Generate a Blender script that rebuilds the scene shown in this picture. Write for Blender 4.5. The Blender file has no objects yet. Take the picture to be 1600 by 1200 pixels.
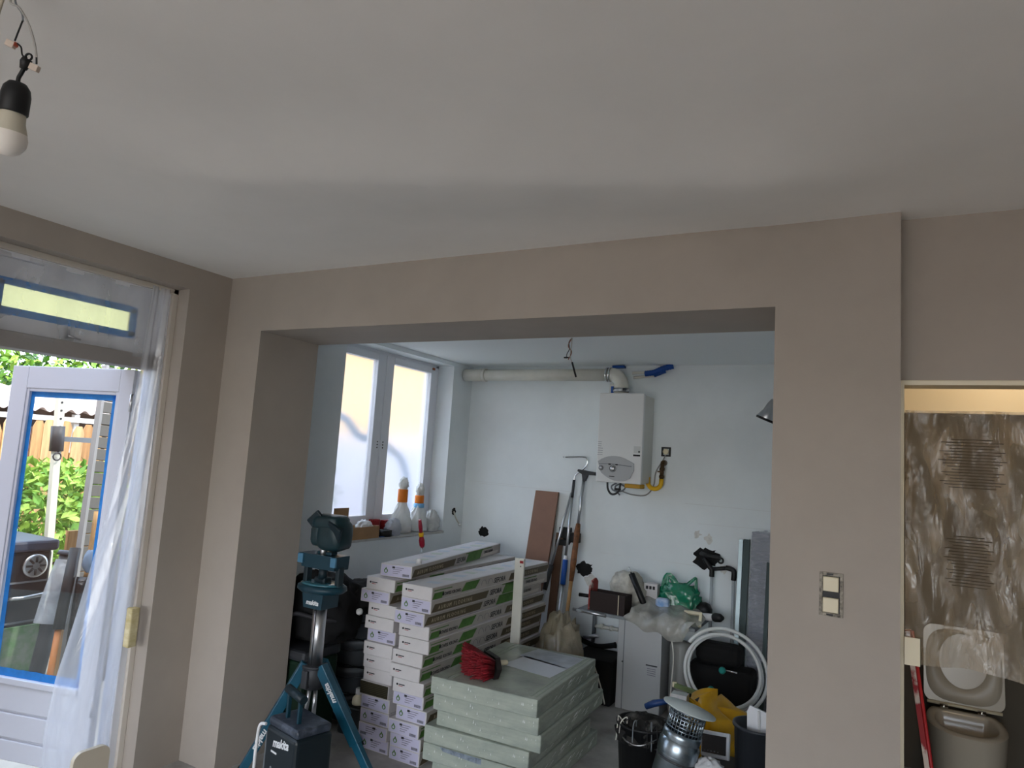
import bpy, bmesh, math, random
from mathutils import Vector, Matrix, Euler, noise
R = math.radians
rnd = random.Random(7)
scene = bpy.context.scene
COL = scene.collection

# ------------------------------------------------------------------ camera
FPX, YAW, PITCH, ROLL, HC = 1071.1, R(-28.58), R(6.356), R(-3.706), 1.678
XL, YB, XR, XO1, XO2, ZO, TB, YK, HK, H = -3.252, 2.577, 0.053, -2.979, -0.342, 2.291, 0.437, 5.216, 2.49, 2.6
_F = Vector((math.sin(YAW)*math.cos(PITCH), math.cos(YAW)*math.cos(PITCH), math.sin(PITCH)))
_R0 = Vector((math.cos(YAW), -math.sin(YAW), 0)); _U0 = _R0.cross(_F)
_R = _R0*math.cos(ROLL) - _U0*math.sin(ROLL); _U = _R0*math.sin(ROLL) + _U0*math.cos(ROLL)
CAM = Vector((0, 0, HC))
cd = bpy.data.cameras.new('camera'); cam = bpy.data.objects.new('camera', cd); COL.objects.link(cam)
cd.sensor_width = 36; cd.lens = FPX*36/1600; cd.clip_start = .02
m = Matrix((_R, _U, -_F)).transposed().to_4x4(); m.translation = CAM
cam.matrix_world = m
scene.camera = cam

def hit(px, py, ax, v):                       # pixel of the 1600x1200 frame -> point on an axis-aligned plane
    d = (px-800)/FPX*_R - (py-600)/FPX*_U + _F
    return CAM + d*((v-CAM[ax])/d[ax])

# ------------------------------------------------------------------ world, sun, exposure
w = bpy.data.worlds.new('world'); scene.world = w; w.use_nodes = True
nt = w.node_tree; bg = nt.nodes['Background']
sky = nt.nodes.new('ShaderNodeTexSky'); sky.sky_type = 'NISHITA'; sky.sun_disc = False
sky.sun_elevation = R(48); sky.sun_rotation = R(150); sky.air_density = 1.0; sky.dust_density = 3.0; sky.ozone_density = 1.0
mixw = nt.nodes.new('ShaderNodeMix'); mixw.data_type = 'RGBA'
mixw.inputs['Factor'].default_value = .55; mixw.inputs['B'].default_value = (4.0, 4.6, 5.4, 1)
nt.links.new(sky.outputs[0], mixw.inputs['A']); nt.links.new(mixw.outputs['Result'], bg.inputs['Color'])
bg.inputs['Strength'].default_value = .68
sd = bpy.data.lights.new('sun', 'SUN'); sd.energy = 2.2; sd.angle = R(1.2); sd.color = (1, .96, .9)
so = bpy.data.objects.new('sun', sd); COL.objects.link(so)
so.rotation_euler = Vector((.55, .30, .78)).to_track_quat('Z', 'Y').to_euler()
vs = scene.view_settings
vs.view_transform = 'Standard'; vs.look = 'None'; vs.gamma = 1; vs.use_curve_mapping = False
vs.exposure = 0.9
scene.cycles.max_bounces = 14; scene.cycles.diffuse_bounces = 8; scene.cycles.transparent_max_bounces = 24
scene.cycles.caustics_reflective = False; scene.cycles.caustics_refractive = True
scene.cycles.sample_clamp_indirect = 6

# ------------------------------------------------------------------ materials
def lin(c):
    return tuple(((v/255)/12.92 if v/255 <= .04045 else ((v/255+.055)/1.055)**2.4) for v in c) + (1,)
MATS = {}
def mat(name, c, rough=.6, metal=0, var=.0, scale=6, c2=None, bump=0, bscale=80, spec=.4, stretch=None, detail=6, lo=.35, hi=.7):
    if name in MATS: return MATS[name]
    M = bpy.data.materials.new(name); M.use_nodes = True; t = M.node_tree; b = t.nodes['Principled BSDF']
    b.inputs['Base Color'].default_value = lin(c); b.inputs['Roughness'].default_value = rough
    b.inputs['Metallic'].default_value = metal; b.inputs['Specular IOR Level'].default_value = spec
    if var or c2 or bump:
        tc = t.nodes.new('ShaderNodeTexCoord'); mp = t.nodes.new('ShaderNodeMapping')
        t.links.new(tc.outputs['Object'], mp.inputs[0])
        if stretch: mp.inputs['Scale'].default_value = stretch
    if var or c2:
        n = t.nodes.new('ShaderNodeTexNoise'); n.inputs['Scale'].default_value = scale; n.inputs['Detail'].default_value = detail
        n.inputs['Roughness'].default_value = .6
        r = t.nodes.new('ShaderNodeValToRGB'); r.color_ramp.elements[0].position = lo; r.color_ramp.elements[1].position = hi
        r.color_ramp.elements[0].color = lin(c); r.color_ramp.elements[1].color = lin(c2 or tuple(v*(1-var) for v in c))
        t.links.new(mp.outputs[0], n.inputs['Vector']); t.links.new(n.outputs['Fac'], r.inputs[0]); t.links.new(r.outputs[0], b.inputs['Base Color'])
    if bump:
        n2 = t.nodes.new('ShaderNodeTexNoise'); n2.inputs['Scale'].default_value = bscale; n2.inputs['Detail'].default_value = 4
        bp = t.nodes.new('ShaderNodeBump'); bp.inputs['Strength'].default_value = bump; bp.inputs['Distance'].default_value = .01
        t.links.new(mp.outputs[0], n2.inputs['Vector']); t.links.new(n2.outputs['Fac'], bp.inputs['Height']); t.links.new(bp.outputs[0], b.inputs['Normal'])
    MATS[name] = M; return M

def film(name, c, clear=.6, clear2=.3, scale=5, rough=.25, stretch=(1, 1, 1), transl=.5, lo=.35, hi=.7):
    """thin plastic film: see-through here, milky there"""
    if name in MATS: return MATS[name]
    M = bpy.data.materials.new(name); M.use_nodes = True; t = M.node_tree; t.nodes.clear()
    N = t.nodes.new; out = N('ShaderNodeOutputMaterial'); tr = N('ShaderNodeBsdfTransparent'); df = N('ShaderNodeBsdfDiffuse'); tl = N('ShaderNodeBsdfTranslucent'); gl = N('ShaderNodeBsdfGlossy')
    for n in (df, tl): n.inputs['Color'].default_value = lin(c)
    gl.inputs['Roughness'].default_value = rough; gl.inputs['Color'].default_value = (.9, .9, .9, 1)
    m1 = N('ShaderNodeMixShader'); m1.inputs[0].default_value = transl; m2 = N('ShaderNodeMixShader'); m2.inputs[0].default_value = .12; m3 = N('ShaderNodeMixShader')
    t.links.new(df.outputs[0], m1.inputs[1]); t.links.new(tl.outputs[0], m1.inputs[2])
    t.links.new(m1.outputs[0], m2.inputs[1]); t.links.new(gl.outputs[0], m2.inputs[2])
    t.links.new(m2.outputs[0], m3.inputs[1]); t.links.new(tr.outputs[0], m3.inputs[2])
    tc = N('ShaderNodeTexCoord'); mp = N('ShaderNodeMapping'); mp.inputs['Scale'].default_value = stretch
    nz = N('ShaderNodeTexNoise'); nz.inputs['Scale'].default_value = scale; nz.inputs['Detail'].default_value = 5; nz.inputs['Distortion'].default_value = .6
    mr = N('ShaderNodeMapRange'); mr.inputs['From Min'].default_value = lo; mr.inputs['From Max'].default_value = hi
    mr.inputs['To Min'].default_value = clear; mr.inputs['To Max'].default_value = clear2
    t.links.new(tc.outputs['Object'], mp.inputs[0]); t.links.new(mp.outputs[0], nz.inputs['Vector']); t.links.new(nz.outputs['Fac'], mr.inputs[0]); t.links.new(mr.outputs[0], m3.inputs[0])
    n4 = N('ShaderNodeTexNoise'); n4.inputs['Scale'].default_value = scale*2.2; n4.inputs['Detail'].default_value = 6; n4.inputs['Distortion'].default_value = 1.2
    bp = N('ShaderNodeBump'); bp.inputs['Strength'].default_value = .6; bp.inputs['Distance'].default_value = .02
    t.links.new(mp.outputs[0], n4.inputs['Vector']); t.links.new(n4.outputs['Fac'], bp.inputs['Height'])
    for n in (df, gl): t.links.new(bp.outputs[0], n.inputs['Normal'])
    t.links.new(m3.outputs[0], out.inputs[0]); MATS[name] = M; return M

def glass(name, refl=.06):
    if name in MATS: return MATS[name]
    M = bpy.data.materials.new(name); M.use_nodes = True; t = M.node_tree; t.nodes.clear(); N = t.nodes.new
    out = N('ShaderNodeOutputMaterial'); tr = N('ShaderNodeBsdfTransparent'); tr.inputs[0].default_value = (.93, .95, .94, 1)
    gl = N('ShaderNodeBsdfGlossy'); gl.inputs['Roughness'].default_value = .02; mx = N('ShaderNodeMixShader'); mx.inputs[0].default_value = refl
    t.links.new(tr.outputs[0], mx.inputs[1]); t.links.new(gl.outputs[0], mx.inputs[2]); t.links.new(mx.outputs[0], out.inputs[0]); MATS[name] = M; return M

def frosted(name, c, rough=.5, transl=.45, rcol=(235, 235, 235)):
    """pane behind frosting film: blurred view mixed with scattered light"""
    if name in MATS: return MATS[name]
    M = bpy.data.materials.new(name); M.use_nodes = True; t = M.node_tree; t.nodes.clear(); N = t.nodes.new
    out = N('ShaderNodeOutputMaterial'); rf = N('ShaderNodeBsdfRefraction'); rf.inputs['Roughness'].default_value = rough; rf.inputs['IOR'].default_value = 1.12; rf.inputs['Color'].default_value = lin(rcol)
    tl = N('ShaderNodeBsdfTranslucent'); tl.inputs[0].default_value = lin(c); mx = N('ShaderNodeMixShader'); mx.inputs[0].default_value = transl
    t.links.new(rf.outputs[0], mx.inputs[1]); t.links.new(tl.outputs[0], mx.inputs[2]); t.links.new(mx.outputs[0], out.inputs[0]); MATS[name] = M; return M

def emis(name, c, s):
    M = bpy.data.materials.new(name); M.use_nodes = True; b = M.node_tree.nodes['Principled BSDF']
    b.inputs['Base Color'].default_value = lin(c); b.inputs['Emission Color'].default_value = lin(c); b.inputs['Emission Strength'].default_value = s
    MATS[name] = M; return M

greige = mat('greige wall paint', (170, 161, 151), .75, var=.05, scale=2.2, bump=.04, bscale=140)
ceilw = mat('matt ceiling paint', (236, 234, 230), .9, var=.03, scale=1.5, bump=.03, bscale=160)
kwhite = mat('kitchen plaster', (232, 238, 240), .85, var=.06, scale=1.1, bump=.06, bscale=60)
kceil = mat('kitchen ceiling paint', (238, 242, 244), .85)
floorm = mat('dusty protective floor', (184, 183, 180), .8, c2=(140, 138, 134), scale=3.5, bump=.15, bscale=30)
whitegl = mat('white gloss paint', (226, 228, 234), .35, spec=.5)
whitemat = mat('white matt', (222, 222, 222), .6)
creamtrim = mat('cream trim paint', (236, 226, 200), .45)
greyrail = mat('backlit grey rail', (150, 146, 144), .6)  # transom rail's backlit shade put into its grey; edge strips share it
tape = mat('blue masking tape', (30, 132, 215), .55, var=.12, scale=20)
black = mat('black plastic', (18, 19, 21), .5)
blackm = mat('matt black', (14, 14, 15), .85)
darkgrey = mat('dark grey plastic', (52, 54, 58), .5)
midgrey = mat('mid grey plastic', (112, 117, 122), .5)
teal = mat('dark teal plastic', (14, 54, 68), .42, var=.1, scale=10)
tealleg = mat('teal painted metal', (20, 80, 102), .38, var=.08, scale=12)
tealdk = mat('blackish teal plastic', (14, 34, 42), .5)
alu = mat('brushed aluminium', (200, 202, 205), .32, metal=1, var=.08, scale=30, stretch=(1, 1, .05))
zinc = mat('galvanised zinc', (178, 190, 198), .3, metal=1, c2=(128, 142, 152), scale=14)
chrome = mat('chrome', (225, 225, 225), .12, metal=1)
carton = mat('white printed carton', (214, 211, 212), .55, var=.06, scale=7)
kraft = mat('brown cardboard', (166, 130, 92), .8, var=.1, scale=9)
red = mat('red print', (150, 24, 30), .5)
redp = mat('red bristle', (140, 14, 30), .65, var=.4, scale=40)
yellow = mat('yellow plastic', (226, 176, 22), .45)
orange = mat('orange tape', (222, 120, 24), .55)
blue = mat('blue plastic', (26, 78, 160), .45)
wood = mat('raw wood', (190, 150, 100), .7, c2=(150, 110, 70), scale=5, stretch=(8, 8, .6))
creamp = mat('cream plastic', (224, 214, 186), .5)
ceram = mat('white ceramic', (196, 188, 172), .18, spec=.6)
clearglass = glass('clear glass')

# ------------------------------------------------------------------ mesh builder
class B:
    def __init__(s): s.bm = bmesh.new()
    def _add(s, fn, mi):
        n0 = len(s.bm.faces); r = fn(); s.bm.faces.ensure_lookup_table()
        for f in s.bm.faces[n0:]: f.material_index = mi
        return r
    def box(s, lo, hi, mi=0, bev=0, seg=2, M=None):
        c = [(a+b)/2 for a, b in zip(lo, hi)]; d = [abs(b-a) for a, b in zip(lo, hi)]
        X = Matrix.Translation(c) @ Matrix.Diagonal((*d, 1))
        if M is not None: X = M @ X
        if not bev:
            s._add(lambda: bmesh.ops.create_cube(s.bm, size=1, matrix=X), mi); return s
        t = bmesh.new(); bmesh.ops.create_cube(t, size=1, matrix=X)
        bmesh.ops.bevel(t, geom=t.edges[:], offset=bev, segments=seg, affect='EDGES', profile=.5)
        s.merge(t, mi); return s
    def merge(s, t, mi=0):
        vm = [s.bm.verts.new(v.co) for v in t.verts]; t.verts.index_update()
        for f in t.faces:
            try: g = s.bm.faces.new([vm[v.index] for v in f.verts]); g.material_index = mi
            except ValueError: pass
        t.free()
    def tube(s, pts, r, n=8, mi=0, cap=True, closed=False, sq=False):
        pts = [Vector(p) for p in pts]; k = len(pts); rr = r if isinstance(r, (list, tuple)) else [r]*k
        T = []
        for i in range(k):
            a = pts[i-1] if (i or closed) else pts[i]; b = pts[(i+1) % k] if (i < k-1 or closed) else pts[i]
            T.append((b-a).normalized())
        up = Vector((0, 0, 1)) if abs(T[0].z) < .9 else Vector((1, 0, 0))
        N = (up - T[0]*up.dot(T[0])).normalized(); rings = []
        for i in range(k):
            N = (N - T[i]*N.dot(T[i])).normalized(); Bn = T[i].cross(N)
            rings.append([s.bm.verts.new(pts[i] + (N*math.cos(2*math.pi*(j+(.5 if sq else 0))/n) + Bn*math.sin(2*math.pi*(j+(.5 if sq else 0))/n))*rr[i]) for j in range(n)])
        for i in range(k if closed else k-1):
            a, b = rings[i], rings[(i+1) % k]
            for j in range(n):
                f = s.bm.faces.new((a[j], a[(j+1) % n], b[(j+1) % n], b[j])); f.material_index = mi; f.smooth = not sq
        if cap and not closed:
            for rg in (rings[0][::-1], rings[-1]): f = s.bm.faces.new(rg); f.material_index = mi
        return s
    def lathe(s, prof, n=24, mi=0, M=None, cap=(True, True), sx=1, sy=1):
        M = M or Matrix(); rings = []
        for r, z in prof: rings.append([s.bm.verts.new(M @ Vector((r*sx*math.cos(2*math.pi*j/n), r*sy*math.sin(2*math.pi*j/n), z))) for j in range(n)])
        for a, b in zip(rings, rings[1:]):
            for j in range(n):
                f = s.bm.faces.new((a[j], a[(j+1) % n], b[(j+1) % n], b[j])); f.material_index = mi; f.smooth = True
        if cap[0]: s.bm.faces.new(rings[0][::-1]).material_index = mi
        if cap[1]: s.bm.faces.new(rings[-1]).material_index = mi
        return s
    def prism(s, poly, ext, mi=0, M=None):
        """poly of 3D points, extruded along ext"""
        M = M or Matrix(); e = Vector(ext); a = [s.bm.verts.new(M @ Vector(p)) for p in poly]; b = [s.bm.verts.new(M @ (Vector(p)+e)) for p in poly]; k = len(poly)
        fs = [s.bm.faces.new(a[::-1]), s.bm.faces.new(b)] + [s.bm.faces.new((a[i], a[(i+1) % k], b[(i+1) % k], b[i])) for i in range(k)]
        for f in fs: f.material_index = mi
        return s
    def grid(s, fn, nu, nv, mi=0, smooth=True, wrap=False):
        V = [[s.bm.verts.new(fn(i/nu, j/nv)) for j in range(nv+1)] for i in range(nu + (0 if wrap else 1))]
        for i in range(nu):
            a = V[i]; b = V[(i+1) % nu] if wrap else V[i+1]
            for j in range(nv):
                f = s.bm.faces.new((a[j], b[j], b[j+1], a[j+1])); f.material_index = mi; f.smooth = smooth
        return s
    def blob(s, c, size, seed=0, amp=.15, fr=2.2, sub=4, mi=0, sq=1.0, flat=True, smooth=True, ridge=True, M=None):
        t = bmesh.new(); bmesh.ops.create_icosphere(t, subdivisions=sub, radius=1); o = Vector((seed*7.3, seed*3.1, seed*1.7))
        for v in t.verts:
            d = v.co.normalized(); q = Vector([math.copysign(abs(x)**sq, x) for x in d])
            nn = noise.noise(d*fr+o); n2 = noise.noise(d*fr*2.7+o)
            n3 = noise.noise(d*fr*6.1+o); a = amp*((1-2*abs(nn)) if ridge else nn) + amp*.5*((1-2*abs(n2)) if ridge else n2) + (amp*.22*(1-2*abs(n3)) if sub > 3 else 0)
            p = Vector((q.x*size[0], q.y*size[1], q.z*size[2]))*(1+a-amp*.5)
            if flat and p.z < -size[2]*.82: p.z = -size[2]*.82 + (p.z+size[2]*.82)*.05
            v.co = p
        X = Matrix.Translation(c) @ (M or Matrix())
        bmesh.ops.transform(t, matrix=X, verts=t.verts)
        for f in t.faces: f.smooth = smooth
        n0 = len(s.bm.faces); s.merge(t, mi); s.bm.faces.ensure_lookup_table()
        for f in s.bm.faces[n0:]: f.smooth = smooth
        return s
    def leaves(s, n, pick, size, rg, mi=0, nm=1):
        for k in range(n):
            c = Vector(pick(rg)); q = Euler((rg.uniform(-1.2, 1.2), rg.uniform(-1.2, 1.2), rg.uniform(0, 6.3))).to_matrix(); a = size*rg.uniform(.6, 1.3)
            v = [s.bm.verts.new(c + q @ Vector(p)*a) for p in ((-.5, 0, 0), (0, -.26, .05), (.5, 0, -.06), (0, .26, .05))]
            s.bm.faces.new(v).material_index = mi + rg.randrange(nm)
        return s
    def mesh(s, name):
        bmesh.ops.recalc_face_normals(s.bm, faces=s.bm.faces[:])
        me = bpy.data.meshes.new(name); s.bm.to_mesh(me); s.bm.free(); return me
    def ob(s, name, mats, parent=None, w=False, smooth=False, label=None):
        """link as one mesh object; w: coordinates are world coordinates of an unrotated thing"""
        me = s.mesh(name)
        if w and parent is not None: me.transform(Matrix.Translation(-parent.location))
        for M_ in (mats if isinstance(mats, (list, tuple)) else [mats]): me.materials.append(M_)
        if smooth:
            for f in me.polygons: f.use_smooth = True
        o = bpy.data.objects.new(name, me); COL.objects.link(o); o.parent = parent
        if label: o['label'] = label
        return o

def tag(o, label, cat, group=None, kind=None):
    o['label'] = label; o['category'] = cat
    if group: o['group'] = group
    if kind: o['kind'] = kind
    return o
def thing(name, label, cat, loc=(0, 0, 0), rz=0, group=None, kind=None):
    o = bpy.data.objects.new(name, None); COL.objects.link(o); o.location = loc; o.rotation_euler = (0, 0, rz); o.empty_display_size = .1
    return tag(o, label, cat, group, kind)
def single(b, name, mats, label, cat, group=None, kind=None, smooth=False):
    """one-mesh thing whose origin moves to its base"""
    o = b.ob(name, mats, smooth=smooth); me = o.data
    xs = [v.co for v in me.vertices]; c = Vector(((min(v.x for v in xs)+max(v.x for v in xs))/2, (min(v.y for v in xs)+max(v.y for v in xs))/2, min(v.z for v in xs)))
    me.transform(Matrix.Translation(-c)); o.location = c
    return tag(o, label, cat, group, kind)
def share(o, me, name, parent, M=None, mats=None):
    o = bpy.data.objects.new(name, me); COL.objects.link(o); o.parent = parent
    if M is not None: o.matrix_local = M
    if name == 'lettering': o['kind'] = 'stuff'
    return o
_txt = {}
def text_mesh(t, size=1.0, shear=0, space=1.0, material=None, bold=0, align='LEFT'):
    k = (t, size, shear, space, material.name if material else '', bold, align)
    if k in _txt: return _txt[k]
    cu = bpy.data.curves.new('lettering', 'FONT'); cu.body = t; cu.size = size; cu.shear = shear; cu.space_character = space; cu.extrude = .0004; cu.offset = bold; cu.resolution_u = 2
    cu.align_x = align
    o = bpy.data.objects.new('lettering', cu); COL.objects.link(o)
    bpy.context.view_layer.update()
    me = bpy.data.meshes.new_from_object(o.evaluated_get(bpy.context.evaluated_depsgraph_get())); bpy.data.objects.remove(o)
    me.name = 'lettering'; me.materials.clear()
    if material: me.materials.append(material)
    _txt[k] = me; return me
def frame(o, x, y):                            # matrix from origin, x axis, y axis
    x = Vector(x).normalized(); y = Vector(y); z = x.cross(y).normalized(); y = z.cross(x)
    M = Matrix((x, y, z)).transposed().to_4x4(); M.translation = Vector(o); return M
def look(o, zdir):                             # matrix with local Z along zdir
    M = Vector(zdir).to_track_quat('Z', 'Y').to_matrix().to_4x4(); M.translation = Vector(o); return M
def arc(c, r, a0, a1, n, u=(1, 0, 0), v=(0, 0, 1)):
    c, u, v = Vector(c), Vector(u), Vector(v)
    return [c + u*r*math.cos(a0+(a1-a0)*i/n) + v*r*math.sin(a0+(a1-a0)*i/n) for i in range(n+1)]
def spline(P, n=6):                            # Catmull-Rom
    P = [Vector(p) for p in P]; out = []
    for i in range(len(P)-1):
        a, b, c, d = P[max(i-1, 0)], P[i], P[i+1], P[min(i+2, len(P)-1)]
        for k in range(n):
            t = k/n; out.append(.5*((2*b)+(c-a)*t+(2*a-5*b+4*c-d)*t*t+(3*b-a-3*c+d)*t**3))
    return out + [P[-1]]

# ================================================================== STRUCTURE
S = 'structure'
RX, RY = 1.35, -2.6                      # right and rear walls of the main room
DY0, DY1, DZ = 1.30, 2.318, 2.474       # garden door opening in the left wall
WY0, WY1, WZ = 3.56, 4.912, 1.05        # kitchen window opening
WT = .30                                # wall thickness
tag(B().box((XL-WT, RY-.3, -.12), (RX+.3, YK+.3, 0)).ob('floor', floorm), 'dusty beige floor running under the whole renovation', 'floor', kind=S)

# ceiling of the main room: slightly sagging boards with a soft step across it
def cz(x, y):
    # crease runs from (-2.4,1.32) to (0.05,2.24): signed distance along its normal
    ux, uy = .936, .352; nx, ny = -.352, .936
    d = (x+2.4)*nx + (y-1.30)*ny; s = (x+2.4)*ux + (y-1.30)*uy
    a = max(0, min(1, (s-.05)/.5))*max(0, min(1, (2.75-s)/.6))
    a = a*a*(3-2*a)
    if d < 0: t = max(0, 1+d/.45); h = -.045*t*t
    else: t = min(1, d/.6); h = -.045*(1-t*t*(3-2*t))
    return H + h*a
cb = B()
nx_, ny_ = 110, 104
cb.grid(lambda u, v: Vector((XL-.02+(RX+.02-XL+.02)*u, RY+(YB+.12-RY)*v, cz(XL-.02+(RX+.04-XL)*u, RY+(YB+.12-RY)*v))), nx_, ny_)
cb.box((XL-WT, RY-.3, H+.02), (RX+.3, YB+.6, H+.12))
tag(cb.ob('ceiling', ceilw), 'matt off-white ceiling of the front room with a soft sagging step', 'ceiling', kind=S)
tag(B().box((XL-WT, YB+TB-.02, HK), (RX+.3, YK+.3, HK+.1)).ob('ceiling_kitchen', kceil), 'white kitchen ceiling beyond the wide wall opening', 'ceiling', kind=S)

# left wall with the garden door opening and the kitchen window opening
lw = B(); x0, x1 = XL-WT, XL
lw.box((x0, RY-.3, 0), (x1, DY0, H)); lw.box((x0, DY0, DZ), (x1, DY1, H)); lw.box((x0, DY1, 0), (x1, YB+.05, H))
tag(lw.ob('wall_left', greige), 'greige left wall around the garden door', 'wall', kind=S)
lk = B()
lk.box((x0, YB+.05, 0), (x1, WY0, H)); lk.box((x0, WY0, 0), (x1, WY1, WZ)); lk.box((x0, WY1, 0), (x1, YK+.3, H)); lk.box((x0, WY0, HK-.035), (x1, WY1, H))
tag(lk.ob('wall_kitchen_left', kwhite), 'white kitchen wall with the window recess', 'wall', kind=S)

# wall with the wide opening (pier, beam, pillar)
fw = B()
fw.prism([(XL, YB, 0), (XO1, YB, 0), (XO1, YB, ZO), (XO2, YB, ZO), (XO2, YB, 0), (XR, YB, 0), (XR, YB, H+.05), (XL, YB, H+.05)], (0, TB, 0))
tag(fw.ob('wall_front', greige), 'greige wall with wide opening into the kitchen', 'wall', kind=S)
# set-back wall over the toilet doorway
YT = YB+.09; TX1 = .86
rw = B(); rw.prism([(XR-.02, YT, 2.03), (TX1+.05, YT, 2.03), (TX1+.05, YT, 0), (RX+.3, YT, 0), (RX+.3, YT, H+.05), (XR-.02, YT, H+.05)], (0, .1, 0))
tag(rw.ob('wall_toilet_front', greige), 'greige set-back wall above the toilet doorway', 'wall', kind=S)
# kitchen back wall with faint board joints
bw = B().box((XL-WT, YK, 0), (0, YK+.15, H))
bwo = tag(bw.ob('wall_back', kwhite), 'white plastered kitchen back wall with faint board joints', 'wall', kind=S)
joint = mat('joint filler', (220, 224, 225), .9)
for a, b, z, z2 in ((-3.1, -2.2, 1.46, 1.455), (-3.2, -2.75, 1.475, 1.472), (-1.95, -.3, 1.0, .985), (-1.3, -.3, 1.44, 1.43), (-1.2, -.3, 1.30, 1.31)):
    B().prism([(a, YK, z), (b, YK, z2), (b, YK, z2+.005), (a, YK, z+.005)], (0, -.0004, 0)).ob('board_joint', joint, bwo)
tag(B().box((-.04, YB+TB, 0), (XR-.01, YK+.15, H)).ob('wall_partition', kwhite), 'partition between kitchen and toilet', 'wall', kind=S)
tag(B().box((RX, RY-.3, 0), (RX+.3, YT+.1, H)).ob('wall_right', greige), 'greige right wall of the front room behind the camera', 'wall', kind=S)
# unseen street wall behind the camera; broad window added for daylight
rr = B(); sx0, sx1, sz0, sz1 = -3.1, 1.2, .12, 2.52
rr.box((XL-WT, RY-.3, 0), (sx0, RY, H)); rr.box((sx1, RY-.3, 0), (RX+.3, RY, H)); rr.box((sx0, RY-.3, 0), (sx1, RY, sz0)); rr.box((sx0, RY-.3, sz1), (sx1, RY, H))
tag(rr.ob('wall_rear', greige), 'greige street wall with an added broad window behind the camera', 'wall', kind=S)
w3 = thing('added_window', 'broad white window added unseen behind the camera for daylight', 'window', (0, RY-.15, sz0), kind=S)
fb = B()
for a, b in ((sx0, sx0+.06), (-.53, -.47), (sx1-.06, sx1)): fb.box((a, RY-.18, sz0), (b, RY-.12, sz1))
for a, b in ((sz0, sz0+.06), (sz1-.06, sz1)): fb.box((sx0, RY-.18, a), (sx1, RY-.12, b))
fb.ob('window_frame', whitegl, w3, w=True)
# toilet room
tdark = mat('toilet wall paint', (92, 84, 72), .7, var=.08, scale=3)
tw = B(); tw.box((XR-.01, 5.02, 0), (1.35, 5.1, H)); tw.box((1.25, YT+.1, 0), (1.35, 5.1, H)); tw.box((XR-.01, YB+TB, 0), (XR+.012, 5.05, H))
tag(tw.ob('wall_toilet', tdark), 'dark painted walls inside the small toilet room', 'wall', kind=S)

brick = mat('brown house brick', (150, 112, 92), .85, var=.2, scale=9)
us = B(); us.box((XL-WT, RY-.3, H+.12), (RX+.3, YB+TB, 5.6))  # unseen storey added to shade the garden side of the house
tag(us.ob('added_upper_storey', brick), 'brick upper storey added unseen above the front room to shade the garden', 'wall', kind=S)

# ------------------------------------------------------------------ door_2: toilet door casing
d2 = thing('door_2', 'cream painted door casing of the toilet doorway', 'door frame', (XR, YT, 0), kind=S)
B().box((XR, YT-.004, 2.018), (TX1+.1, YT+.10, 2.035), bev=.003).ob('lintel', creamtrim, d2, w=True)
tag(B().box((XR+.012, 3.60, 2.012), (1.25, 3.64, HK)).ob('added_header', creamtrim), 'cream header panel added inside the toilet room on the line of sight', 'trim', kind=S)  # panel added behind the doorway, lower edge set on the camera's sight line
B().box((XR-.004, YT-.028, 0), (XR+.012, YT+.12, 2.03), bev=.003).ob('jamb', creamtrim, d2, w=True)
B().box((TX1, YT-.02, 0), (TX1+.1, YT+.12, 1.93), bev=.004).ob('jamb', creamtrim, d2, w=True)

# ------------------------------------------------------------------ door_1: garden door, frame and open leaf
FX0, FX1 = XL-.215, XL-.11          # frame depth range
d1 = thing('door_1', 'white garden door standing open, its pane edged with blue masking tape', 'door', (FX0, DY1, 0), kind=S)
B().box((FX0, DY1-.065, 0), (FX1, DY1, DZ), bev=.004).ob('jamb', whitegl, d1, w=True)
B().box((FX0, DY0, 0), (FX1, DY0+.065, DZ), bev=.004).ob('jamb', whitegl, d1, w=True)
B().box((FX0, DY0+.065, DZ-.05), (FX1, DY1-.065, DZ), bev=.004).ob('frame_head', whitegl, d1, w=True)
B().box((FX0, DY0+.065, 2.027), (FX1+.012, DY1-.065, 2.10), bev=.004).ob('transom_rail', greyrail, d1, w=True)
B().box((FX0-.05, DY0+.065, 0), (FX1, DY1-.065, .022)).ob('threshold', darkgrey, d1, w=True)
# plaster stop bead round the opening, on the room side of the frame
sb = B(); sb.box((FX1, DY1-.03, 0), (FX1+.022, DY1, DZ), bev=.003); sb.box((FX1, DY0, DZ-.028), (FX1+.022, DY1, DZ), bev=.003)
sb.ob('stop_bead', mat('bead paint', (206, 199, 188), .6), d1, w=True)
# leaf, local u along the leaf from the hinge, visible face +Y
LM = Matrix.Translation(Vector((-3.40, 2.165, 0))-d1.location) @ Matrix.Rotation(math.atan2(-.254, -.967), 4, 'Z')
LW, LT = .785, .042
lb = B()
lb.box((0, -LT, .02), (.082, 0, 2.018), bev=.003); lb.box((.676, -LT, .02), (LW, 0, 2.018), bev=.003)
lb.box((.082, -LT, 1.899), (.676, 0, 2.018), bev=.003)
lb.box((.082, -LT, .02), (.676, -.012, .40))
for a, b in ((.022, .118), (.130, .246), (.258, .385)): lb.box((.086, -.02, a), (.672, -.002, b), bev=.004)
leafpaint = mat('door white paint', (206, 211, 222), .35)
leaf = lb.ob('leaf', leafpaint, d1); leaf.matrix_local = LM
mb = B()
for lo, hi in (((.082, -.035, .385), (.10, -.004, 1.90)), ((.658, -.035, .385), (.676, -.004, 1.90)), ((.10, -.035, 1.882), (.658, -.004, 1.90)), ((.10, -.035, .385), (.658, .006, .415))): mb.box(lo, hi, bev=.003)
mb.ob('glazing_bead', leafpaint, leaf)
B().box((.095, -.024, .40), (.665, -.020, 1.89)).ob('pane', clearglass, leaf)
rg = random.Random(3)
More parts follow.
